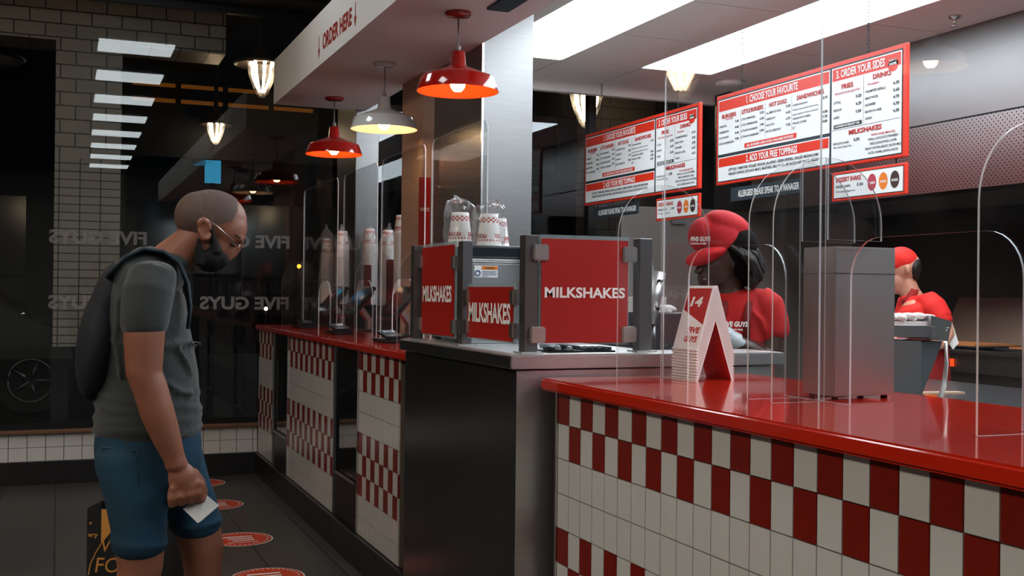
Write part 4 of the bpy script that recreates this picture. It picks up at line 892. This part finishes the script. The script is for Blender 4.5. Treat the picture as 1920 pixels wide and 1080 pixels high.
shell(M, 'hair', [(397, 409, 0, 69, 48, 56, 4), (372, 404, 0, 46, 46, 47)], lambda u, v, d: (u < 446-.5*max(0, v-392) and v < 412+8*math.sin(u*.05)-.10*(u-400)) or (u < 371 and v < 440-.3*(371-u)), mat('shaved_hair', '#57423a', .7, noise=.2, nscale=40, bump=.2), man, 1.018)
# face mask, glasses
bm = newbm(); M.ell(bm, 396, 480, 0, 31, 43, 30, 8); M.ell(bm, 408, 478, 0, 27, 38, 27, 20); M.tube(bm, [(404, 478, 0, 24, 40), (424, 483, 0, 13, 22), (431, 484, 0, 7, 10)], 16)
M.tube(bm, [(374, 492, -30, 12), (371, 465, -40, 7), (371, 446, -48, 3)], 10); M.tube(bm, [(404, 470, -36, 12), (399, 446, -44, 6), (394, 422, -48, 3.5)], 10)
M.tube(bm, [(376, 480, 34, 9), (371, 455, 42, 5), (372, 443, 48, 3)], 10); M.tube(bm, [(402, 465, 38, 9), (397, 440, 45, 5), (393, 420, 47, 3.5)], 10)
fuse('face_mask', bm, mat('mask_black', '#060708', .75), man, .004, 5)
bm = newbm()
for sd in (-1, 1):
    tube(bm, [M.p(372, 411, 48*sd), M.p(385, 412, 50*sd), M.p(402, 421, 50*sd), M.p(440, 453, 40*sd)], .0016, 8)
    tube(bm, [M.p(443+4*math.cos(a)+5*math.sin(a), 462-9*math.sin(a)+5*math.cos(a)*0, (22+15*math.cos(a))*sd) for a in [2*PI*k/20 for k in range(20)]], .0011, 6, closed=True)
tube(bm, [M.p(447, 458, -8), M.p(450, 456, 0), M.p(447, 458, 8)], .0013, 6)
gl = obj('glasses', bm, mat('glasses_metal', (.75, .72, .70, 1), .2, 1), man)
for sd in (-1, 1):
    bm = newbm(); M.ell(bm, 437, 457, 31*sd, 6, 5, 3.2, 35); obj('eyelid', bm, mat('lash_dark', '#2a1712', .6), man)
    bm = newbm(); M.tube(bm, [(440, 438, 36*sd, 1.5), (449, 442, 31*sd, 2.4), (456, 446, 22*sd, 1.8)], 8); obj('eyebrow', bm, mat('brow_brown', '#4a3226', .8), man)
# shirt
SHIRT = mat('shirt_grey', '#2c302e', .9, noise=.12, nscale=30, bump=.35, sheen=.2)
bm = newbm()
M.tube(bm, [(318, 490, 0, 45, 48), (308, 500, 0, 52, 62), (296, 508, 0, 60, 82), (280, 522, 0, 72, 108), (272, 560, 0, 79, 112), (272, 600, 0, 82, 106), (278, 650, 0, 86, 102), (284, 700, 0, 91, 101), (281, 750, 0, 97, 103), (281, 790, 0, 100, 105), (281, 803, 0, 100, 104)], 28)
M.tube(bm, [(288, 516, -92, 42), (279, 550, -112, 45), (275, 585, -118, 43), (273, 607, -120, 41)]); M.tube(bm, [(294, 516, 92, 42), (300, 550, 112, 44), (304, 607, 120, 41)])
for i, (v, a, rr_) in enumerate(((640, .3, 4), (735, -.2, 4), (757, .15, 5), (778, -.1, 5), (800, .1, 6))):      # soft folds round the waist
    pts = [M.p(281+(96+3*(v > 740))*math.cos(t), v+6*math.sin(3*t+i)+18*a*math.cos(t), (101)*math.sin(t)) for t in [2*PI*k/30 for k in range(30)]]
    tube(bm, pts, rr_*.0016, 6, closed=True)
for q in ([(330, 640, -88, 4), (350, 672, -74, 5), (362, 700, -56, 4)], [(300, 700, -99, 4), (335, 725, -90, 5), (365, 735, -64, 4)], [(225, 560, -92, 4), (222, 640, -84, 5), (232, 700, -88, 4)]): M.tube(bm, q, 8)
fuse('t_shirt', bm, SHIRT, man, .0075, 4)
DEN = mat('denim_blue', '#0d354a', .85, noise=.4, nscale=9, bump=.25)
bm = newbm(); M.tube(bm, [(281, 792, 0, 97, 97), (282, 830, 0, 101, 98), (284, 870, 0, 100, 96), (290, 905, 0, 88, 90)], 28)
M.tube(bm, [(250, 850, -46, 66, 52), (262, 920, -48, 58, 56), (267, 975, -48, 52, 54), (268, 1010, -48, 51, 54)]); M.tube(bm, [(322, 850, 46, 62, 52), (350, 925, 48, 54, 54), (368, 965, 48, 51, 52), (377, 1000, 48, 49, 52)])
for v, sd in ((1002, -1), (992, 1)):
    cx = 268 if sd < 0 else 375; tube(bm, [M.p(cx+52*math.cos(t), v+(4*math.cos(t) if sd < 0 else -6*math.cos(t)), 48*sd+53*math.sin(t)) for t in [2*PI*k/24 for k in range(24)]], .006, 6, closed=True)
sh = fuse('shorts', bm, DEN, man, .0075, 4)
bm = newbm()
for pts in ([(200, 826, -66), (262, 830, -99), (266, 892, -102), (232, 905, -94), (198, 880, -70)], [(296, 826, -99), (318, 850, -97), (338, 838, -88)]): 
    P_ = [M.p(*q) for q in pts]; tube(bm, P_+([P_[0]] if len(P_) > 3 else []), .0016, 5)
obj('pocket_stitching', bm, mat('stitch', '#2f4450', .8), sh)
bm = newbm(); M.ell(bm, 255, 1330, -48, 68, 30, 17, 0); M.ell(bm, 232, 1318, -48, 34, 28, 27); M.ell(bm, 420, 1330, 48, 68, 30, 17); M.ell(bm, 396, 1318, 48, 34, 28, 27)
fuse('shoes', bm, mat('shoe_dark', '#1a1a1c', .6), man, .008, 4)
# backpack (worn, a thing of its own)
bp = thing('backpack', 'dark navy backpack with teal shoulder strap worn by the man', 'backpack', tuple(M.p(200, 620, 0)))
bm = newbm(); M.ell(bm, 190, 640, 0, 42, 84, 110, 8); M.ell(bm, 205, 570, 0, 34, 74, 82, 14); M.ell(bm, 178, 680, 0, 30, 66, 60, 4)
fuse('bag_body', bm, mat('navy_fabric', '#0b121b', .8, bump=.2, nscale=40), bp, .008, 5)
STR = mat('strap_teal', '#0b2029', .75)
for sd in (-1, 1):
    bm = newbm(); M.tube(bm, [(205, 520, 62*sd, 5, 16), (236, 486, 62*sd, 5, 17), (268, 470, 60*sd, 5, 18), (305, 474, 58*sd, 5, 18), (335, 494, 62*sd, 5, 17), (350, 530, 68*sd, 5, 15), (356, 575, 72*sd, 4, 12), (352, 612, 80*sd, 4, 9)], 12); obj('strap', bm, STR, bp)
bm = newbm(); prism(bm, [M.p(346, 934, -116), M.p(372, 958, -128), M.p(378, 955, -128), M.p(412, 934, -100), M.p(386, 912, -96)], (0, .0008, .0006))
tag(obj('paper_slip', bm, mat('receipt_white', '#b9b4ac', .7)), 'small white paper slip held in the man\'s right hand', 'paper')

# --- worker in cap with braids
SKD = mat('skin_dark', '#3a2015', .42, noise=.1, nscale=12)
W1 = Body((2.23, 3.365, 1.30), 1410, 553, .00186)
t = thing('person', 'worker in red cap and red t-shirt with long braids looking down behind the counter', 'person', (2.23, 3.365, 0))
bm = newbm()
W1.ell(bm, 1398, 462, 0, 54, 44, 56, 20); W1.ell(bm, 1384, 500, -6, 38, 34, 46, 20); W1.ell(bm, 1366, 532, -12, 21, 20, 20); W1.ell(bm, 1358, 520, -14, 16, 18, 14)
W1.tube(bm, [(1356, 486, -22, 5), (1348, 500, -28, 6), (1344, 510, -30, 8)], 10); W1.ell(bm, 1353, 525, -26, 10, 13, 4.5, 15); W1.ell(bm, 1353, 532, -24, 9, 12, 4.5, 15); W1.ell(bm, 1364, 482, -20, 14, 24, 8, 20); W1.ell(bm, 1364, 499, -34, 6, 4, 3); W1.ell(bm, 1382, 506, -24, 20, 14, 20)
W1.tube(bm, [(1398, 505, 0, 27), (1404, 540, 4, 28), (1410, 570, 6, 34)])
W1.tube(bm, [(1412, 575, 6, 52, 38), (1420, 640, 8, 54, 40), (1424, 720, 8, 52, 40), (1424, 820, 8, 62, 46), (1424, 900, 8, 64, 46)])
W1.tube(bm, [(1478, 575, 0, 25), (1486, 620, -4, 24), (1484, 660, -14, 22), (1470, 672, -26, 21), (1440, 655, -46, 19), (1418, 642, -56, 15), (1405, 634, -60, 13)])
W1.tube(bm, [(1362, 572, 10, 22), (1350, 615, 8, 21), (1342, 648, 0, 19), (1352, 656, -22, 17), (1362, 640, -45, 13)])
for sd, x in ((-1, 1400), (1, 1450)): W1.tube(bm, [(x, 900, 8, 36), (x, 1050, 8, 28), (x, 1150, 8, 24), (x, 1225, 8, 15)])
fuse('body', bm, SKD, t, .0055, 4)
bm = newbm()      # gloved hands
W1.tube(bm, [(1420, 643, -55, 19), (1404, 634, -60, 17), (1396, 628, -62, 19)]); W1.ell(bm, 1384, 622, -64, 24, 13, 19, 10)
fingers(W1, bm, [(1366, 612+8*i, -66) for i in range(4)], [((-11, 4, -3), (-7, 8, 3), (-2, 6, 5))]*4, 5.4); W1.tube(bm, [(1388, 640, -72, 6.5), (1374, 648, -76, 6), (1364, 652, -74, 5)], 10)
fuse('glove', bm, mat('glove_clear', '#a9b0b2', .35, bump=.4, nscale=30), t, .0048, 2)
bm = newbm(); W1.tube(bm, [(1362, 640, -45, 15), (1360, 632, -52, 17)]); W1.ell(bm, 1352, 624, -56, 16, 12, 16); fingers(W1, bm, [(1342, 614+7*i, -58) for i in range(4)], [((-8, 2, -2), (-5, 7, 3), (0, 5, 4))]*4, 5.2); W1.tube(bm, [(1356, 640, -62, 6), (1346, 646, -64, 5)], 10)
fuse('glove', bm, mat('glove_clear'), t, .0048, 2)
TR = mat('uniform_red', '#b5120f', .85, noise=.12, nscale=20, bump=.3)
bm = newbm()
W1.tube(bm, [(1410, 556, 6, 40, 34), (1414, 566, 6, 62, 40), (1420, 590, 8, 72, 46), (1422, 640, 8, 70, 48), (1424, 700, 8, 66, 47), (1424, 800, 8, 74, 52), (1424, 850, 8, 74, 52)], 24)
W1.tube(bm, [(1458, 556, 2, 27), (1478, 575, 0, 32), (1486, 600, -2, 31), (1489, 622, -4, 31)]); W1.tube(bm, [(1376, 560, 8, 24), (1362, 580, 9, 27), (1356, 606, 8, 26)])
for q in ([(1440, 575, -34, 3), (1465, 600, -34, 4), (1480, 640, -28, 3)], [(1400, 600, -38, 3), (1390, 640, -38, 3.5)]): W1.tube(bm, q, 8)
ts = fuse('t_shirt', bm, TR, t, .0065, 4)
bm = newbm(); org = W1.p(1392, 612, -52); rt = (W1.ax*.985-W1.ay*.17).normalized(); text(bm, 'FIVE GUYS', org, rt, ZP, .017, .088, bold=.05, shear=.1, lift=0); text(bm, 'BURGERS AND FRIES', org+Vector((0, 0, -.014)), rt, ZP, .006, .07, bold=.03, lift=0)
obj('chest_lettering', bm, INKW, ts)
bm = newbm()
for u in (1392, 1438): W1.tube(bm, [(u+4, 566, -30, 7, 2), (u, 590, -42, 7, 2), (u-1, 640, -44, 7, 2)], 8)
W1.tube(bm, [(1420, 645, 6, 72, 50), (1422, 720, 8, 70, 50), (1424, 800, 8, 76, 54), (1424, 1000, 8, 78, 54)], 24)
obj('apron', bm, mat('apron_red', '#6b0b0a', .85), t)
CAPM = mat('cap_red', '#c0101a', .8, noise=.15, nscale=30, bump=.3)
bm = newbm()      # cap crown with a slouch, band and bill
W1.ell(bm, 1390, 446, 0, 50, 50, 43, 24); W1.ell(bm, 1398, 420, 4, 48, 46, 28, 20); W1.ell(bm, 1352, 438, -6, 30, 38, 34, 10); W1.ell(bm, 1402, 440, 6, 44, 46, 40, 30)
cp = fuse('cap', bm, CAPM, t, .006, 5)
bm = newbm(); W1.ell(bm, 1362, 477, -26, 45, 34, 14, -16); W1.ell(bm, 1350, 486, -34, 31, 24, 12, -14); fuse('bill', bm, CAPM, cp, .005, 3)
bm = newbm(); org = W1.p(1330, 452, -47)
text(bm, 'FIVE GUYS', org, (W1.ax*.9-W1.ay*.12).normalized(), (Vector(ZP)*.97+W1.ax*.1).normalized(), .015, .068, bold=.05, lift=.002); text(bm, 'BURGERS and FRIES', org+Vector((0, 0, -.012)), (W1.ax*.9-W1.ay*.12).normalized(), ZP, .006, .055, bold=.03, lift=.002)
obj('cap_lettering', bm, INKW, cp)
bm = newbm(); rnd = random.Random(4)
HB = mat('braid_black', '#150b06', .5, spec=.25, noise=.8, nscale=60, bump=.5)
ell_pts = []
for k in range(48):      # braids sweeping back and down
    a = -1.35+2.7*(k % 16)/15; lay = k//16
    s0 = Vector((1404+9*lay+6*math.cos(a), 432+16*lay*.4+34*abs(math.sin(a*.8)), 45*math.sin(a)))
    dr = rnd.uniform(-4, 4)
    pts = [s0, s0+Vector((24+dr, 16, 5*math.sin(a))), s0+Vector((45+dr-4*lay, 46, 0)), s0+Vector((52+dr-10*lay, 78-28*abs(math.sin(a)), -8*math.sin(a))), s0+Vector((36-10*lay, 100-38*abs(math.sin(a)), -14*math.sin(a)))]
    dense = []
    for i in range(4):
        for j in range(7): dense.append(pts[i].lerp(pts[i+1], j/7))
    W1.tube(bm, [(q.x, q.y, q.z, 3.6+1.3*(i % 2)) for i, q in enumerate(dense)], 7, cap=False)
obj('braids', bm, HB, t)
bm = newbm(); W1.ell(bm, 1410, 462, 2, 50, 47, 48, 10); W1.ell(bm, 1424, 486, 4, 38, 38, 48, -25); W1.ell(bm, 1438, 512, 4, 22, 26, 26); fuse('hair', bm, mat('hair_black', '#0a0605', .8, spec=.1, bump=.5, nscale=50), t, .008, 2)
bm = newbm(); W1.tube(bm, [(1400, 840, 8, 42), (1400, 1000, 8, 34), (1400, 1225, 8, 26)]); W1.tube(bm, [(1450, 840, 8, 42), (1450, 1000, 8, 34), (1450, 1225, 8, 26)]); fuse('trousers', bm, BLACKM, t, .01, 3)
bm = newbm(); W1.ell(bm, 1390, 1236, -6, 30, 22, 13); W1.ell(bm, 1440, 1236, -6, 30, 22, 13); fuse('shoes', bm, BLACK, t, .008, 3)

# --- second worker, bending over the prep table, facing left
W2 = Body((4.25, 4.66, 1.30), 1720, 557, .00284)
t = thing('person', 'worker in bright red cap and polo shirt bending left beside the steel dispenser', 'person', (4.25, 4.66, 0))
SK2 = mat('skin_pale', '#c58c72', .5, sss=.1, noise=.05, nscale=10)
bm = newbm()
W2.ell(bm, 1694, 500, 0, 33, 26, 31, 15); W2.ell(bm, 1684, 524, 0, 21, 21, 27, 20); W2.ell(bm, 1684, 543, 0, 14, 14, 10); W2.tube(bm, [(1668, 512, 0, 3), (1660, 524, 0, 4), (1663, 528, 0, 5)], 8); W2.ell(bm, 1667, 540, 0, 4, 8, 3.5)
W2.ell(bm, 1672, 510, 0, 9, 16, 5)
W2.tube(bm, [(1698, 528, 0, 18), (1706, 548, 0, 18), (1714, 566, 0, 22)])
W2.tube(bm, [(1722, 575, 0, 34, 46), (1726, 640, 0, 36, 46), (1730, 740, 0, 40, 50), (1730, 790, 0, 38, 48)])
W2.tube(bm, [(1748, 570, -42, 16), (1768, 600, -48, 15), (1776, 625, -52, 13), (1766, 640, -64, 12), (1740, 648, -80, 10), (1722, 650, -88, 8)])
W2.ell(bm, 1712, 652, -92, 11, 7, 8); fingers(W2, bm, [(1704, 648+3.5*i, -93) for i in range(4)], [((-7, 3, -1), (-4, 5, 2))]*4, 3); W2.tube(bm, [(1714, 645, -98, 3.5), (1705, 642, -101, 3)], 8)
W2.tube(bm, [(1700, 572, 42, 16), (1690, 610, 46, 14), (1682, 640, 40, 12), (1672, 650, 20, 9)]); W2.ell(bm, 1666, 653, 12, 9, 7, 7); fingers(W2, bm, [(1660, 650+3*i, 10) for i in range(4)], [((-6, 3, -1), (-3, 5, 1))]*4, 3)
W2.ell(bm, 1702, 507, -29, 4.5, 4, 9); W2.ell(bm, 1702, 507, 29, 4.5, 4, 9)
for d in (-22, 22): W2.tube(bm, [(1732, 790, d, 24), (1732, 890, d, 19), (1732, 1000, d, 12)])
fuse('body', bm, SK2, t, .0065, 3)
UR2 = mat('polo_red', '#d41c10', .8, noise=.08, nscale=20, bump=.2)
bm = newbm(); W2.tube(bm, [(1710, 563, 0, 24, 30), (1718, 576, 0, 38, 52), (1724, 600, 0, 44, 56), (1728, 650, 0, 44, 55), (1732, 700, 0, 46, 55), (1734, 780, 0, 46, 54)], 24)
W2.tube(bm, [(1738, 562, -30, 20), (1752, 576, -44, 22), (1764, 597, -49, 21)]); W2.tube(bm, [(1704, 564, 30, 20), (1697, 592, 44, 20)])
po = fuse('polo_shirt', bm, UR2, t, .008, 3)
bm = newbm(); W2.tube(bm, [(1716, 545, -17, 8, 3), (1704, 562, -24, 8, 3), (1694, 570, -18, 7, 3)], 8); W2.tube(bm, [(1716, 545, -10, 9, 3), (1722, 548, 0, 9, 3), (1716, 545, 14, 9, 3)], 8); obj('collar', bm, mat('collar_red', '#8e120c', .8), po)
bm = newbm(); W2.tube(bm, [(1730, 640, 0, 48, 58), (1734, 700, 0, 50, 58), (1734, 800, 0, 52, 60)], 24); obj('apron', bm, mat('apron_red2', '#8c100c', .8), t)
bm = newbm(); W2.ell(bm, 1691, 489, 0, 32, 28, 26, 22); W2.ell(bm, 1684, 494, 0, 27, 27, 22, 10); c2 = fuse('cap', bm, mat('cap_red_bright', '#dd1f12', .75), t, .006, 3)
bm = newbm(); W2.tube(bm, [(1672, 500, 0, 6, 22), (1655, 507, 0, 4, 20), (1644, 513, 0, 3, 14)], 14); 
bmesh.ops.scale(bm, vec=(1, 1, 1), verts=bm.verts); obj('bill', bm, mat('cap_red_bright'), c2)
bm = newbm(); W2.ell(bm, 1714, 503, 0, 14, 24, 20, 10); W2.ell(bm, 1716, 516, 0, 9, 19, 12); W2.ell(bm, 1692, 498, 0, 18, 26.5, 7, 15); fuse('hair', bm, mat('hair_dark', '#17100d', .6, bump=.5, nscale=60), t, .006, 2)
bm = newbm(); W2.tube(bm, [(1732, 780, -22, 27), (1732, 900, -22, 21), (1732, 1000, -22, 16)]); W2.tube(bm, [(1732, 780, 22, 27), (1732, 900, 22, 21), (1732, 1000, 22, 16)]); W2.ell(bm, 1724, 1010, -22, 22, 13, 7); W2.ell(bm, 1724, 1010, 22, 22, 13, 7); fuse('trousers', bm, BLACKM, t, .01, 3)
bm = newbm(); prism(bm, [W2.p(1782, 596, -52), W2.p(1796, 640, -56), W2.p(1786, 652, -58), W2.p(1778, 640, -58)], AY*.01); tag(obj('cloth', bm, mat('cloth_white', '#cfcbc4', .8)), 'white cloth hanging at the bending worker\'s elbow', 'cloth')

# --- shopping bag on the floor behind the man
bx0, by0 = .105, 4.175
t = thing('shopping_bag', 'black and gold paper shopping bag standing on the floor behind the man\'s legs', 'bag', (bx0+.15, by0, 0))
Bf = lambda s, z, n=0: Vector((bx0, by0, 0))+AX*s-AY*n+Vector((0, 0, z))
bm = newbm()
for a_, b_ in ((Bf(0, 0), AX*.30), (Bf(0, 0, -.14), AX*.30)): prism(bm, [a_, a_+b_, a_+b_+Vector((0, 0, .525)), a_+Vector((0, 0, .525))], AY*.0015)
for s in (0, .30): prism(bm, [Bf(s, 0), Bf(s, 0, -.14), Bf(s, .525, -.14), Bf(s, .525)], AX*.0015)
prism(bm, [Bf(0, 0), Bf(.3, 0), Bf(.3, 0, -.14), Bf(0, 0, -.14)], (0, 0, .002)); obj('paper_body', bm, mat('bag_black', '#0b0a09', .6), t)
bm = newbm(); GOLD = mat('bag_gold', '#c88a3e', .5)
pts = [(.050, .522), (.297, .522), (.297, .515), (.20, .508), (.14, .490), (.095, .455), (.05, .400)]
f = bm.faces.new([bm.verts.new(Bf(s, z, .0008)) for s, z in pts])
for (s0, z0), (s1, z1) in zip(((.05, .402), (.03, .37), (.012, .33)), ((.03, .37), (.012, .33), (.004, .29))): bm.faces.new([bm.verts.new(Bf(*q, .0012)) for q in ((s0, z0), (s1, z1), (s1+.004, z1), (s0+.004, z0))])
text(bm, 'WRITE', Bf(.045, .372, .0012), AX, Vector(ZP), .05, .19, shear=.15, bold=-.002, lift=0); text(bm, 'FOR', Bf(.030, .300, .0012), AX, Vector(ZP), .055, .13, shear=.15, bold=-.002, lift=0)
text(bm, 'e', Bf(.008, .468, .0012), AX, Vector(ZP), .014, lift=0); text(bm, 'ery', Bf(.004, .425, .0012), AX, Vector(ZP), .016, .035, lift=0)
obj('gold_print', bm, GOLD, t)
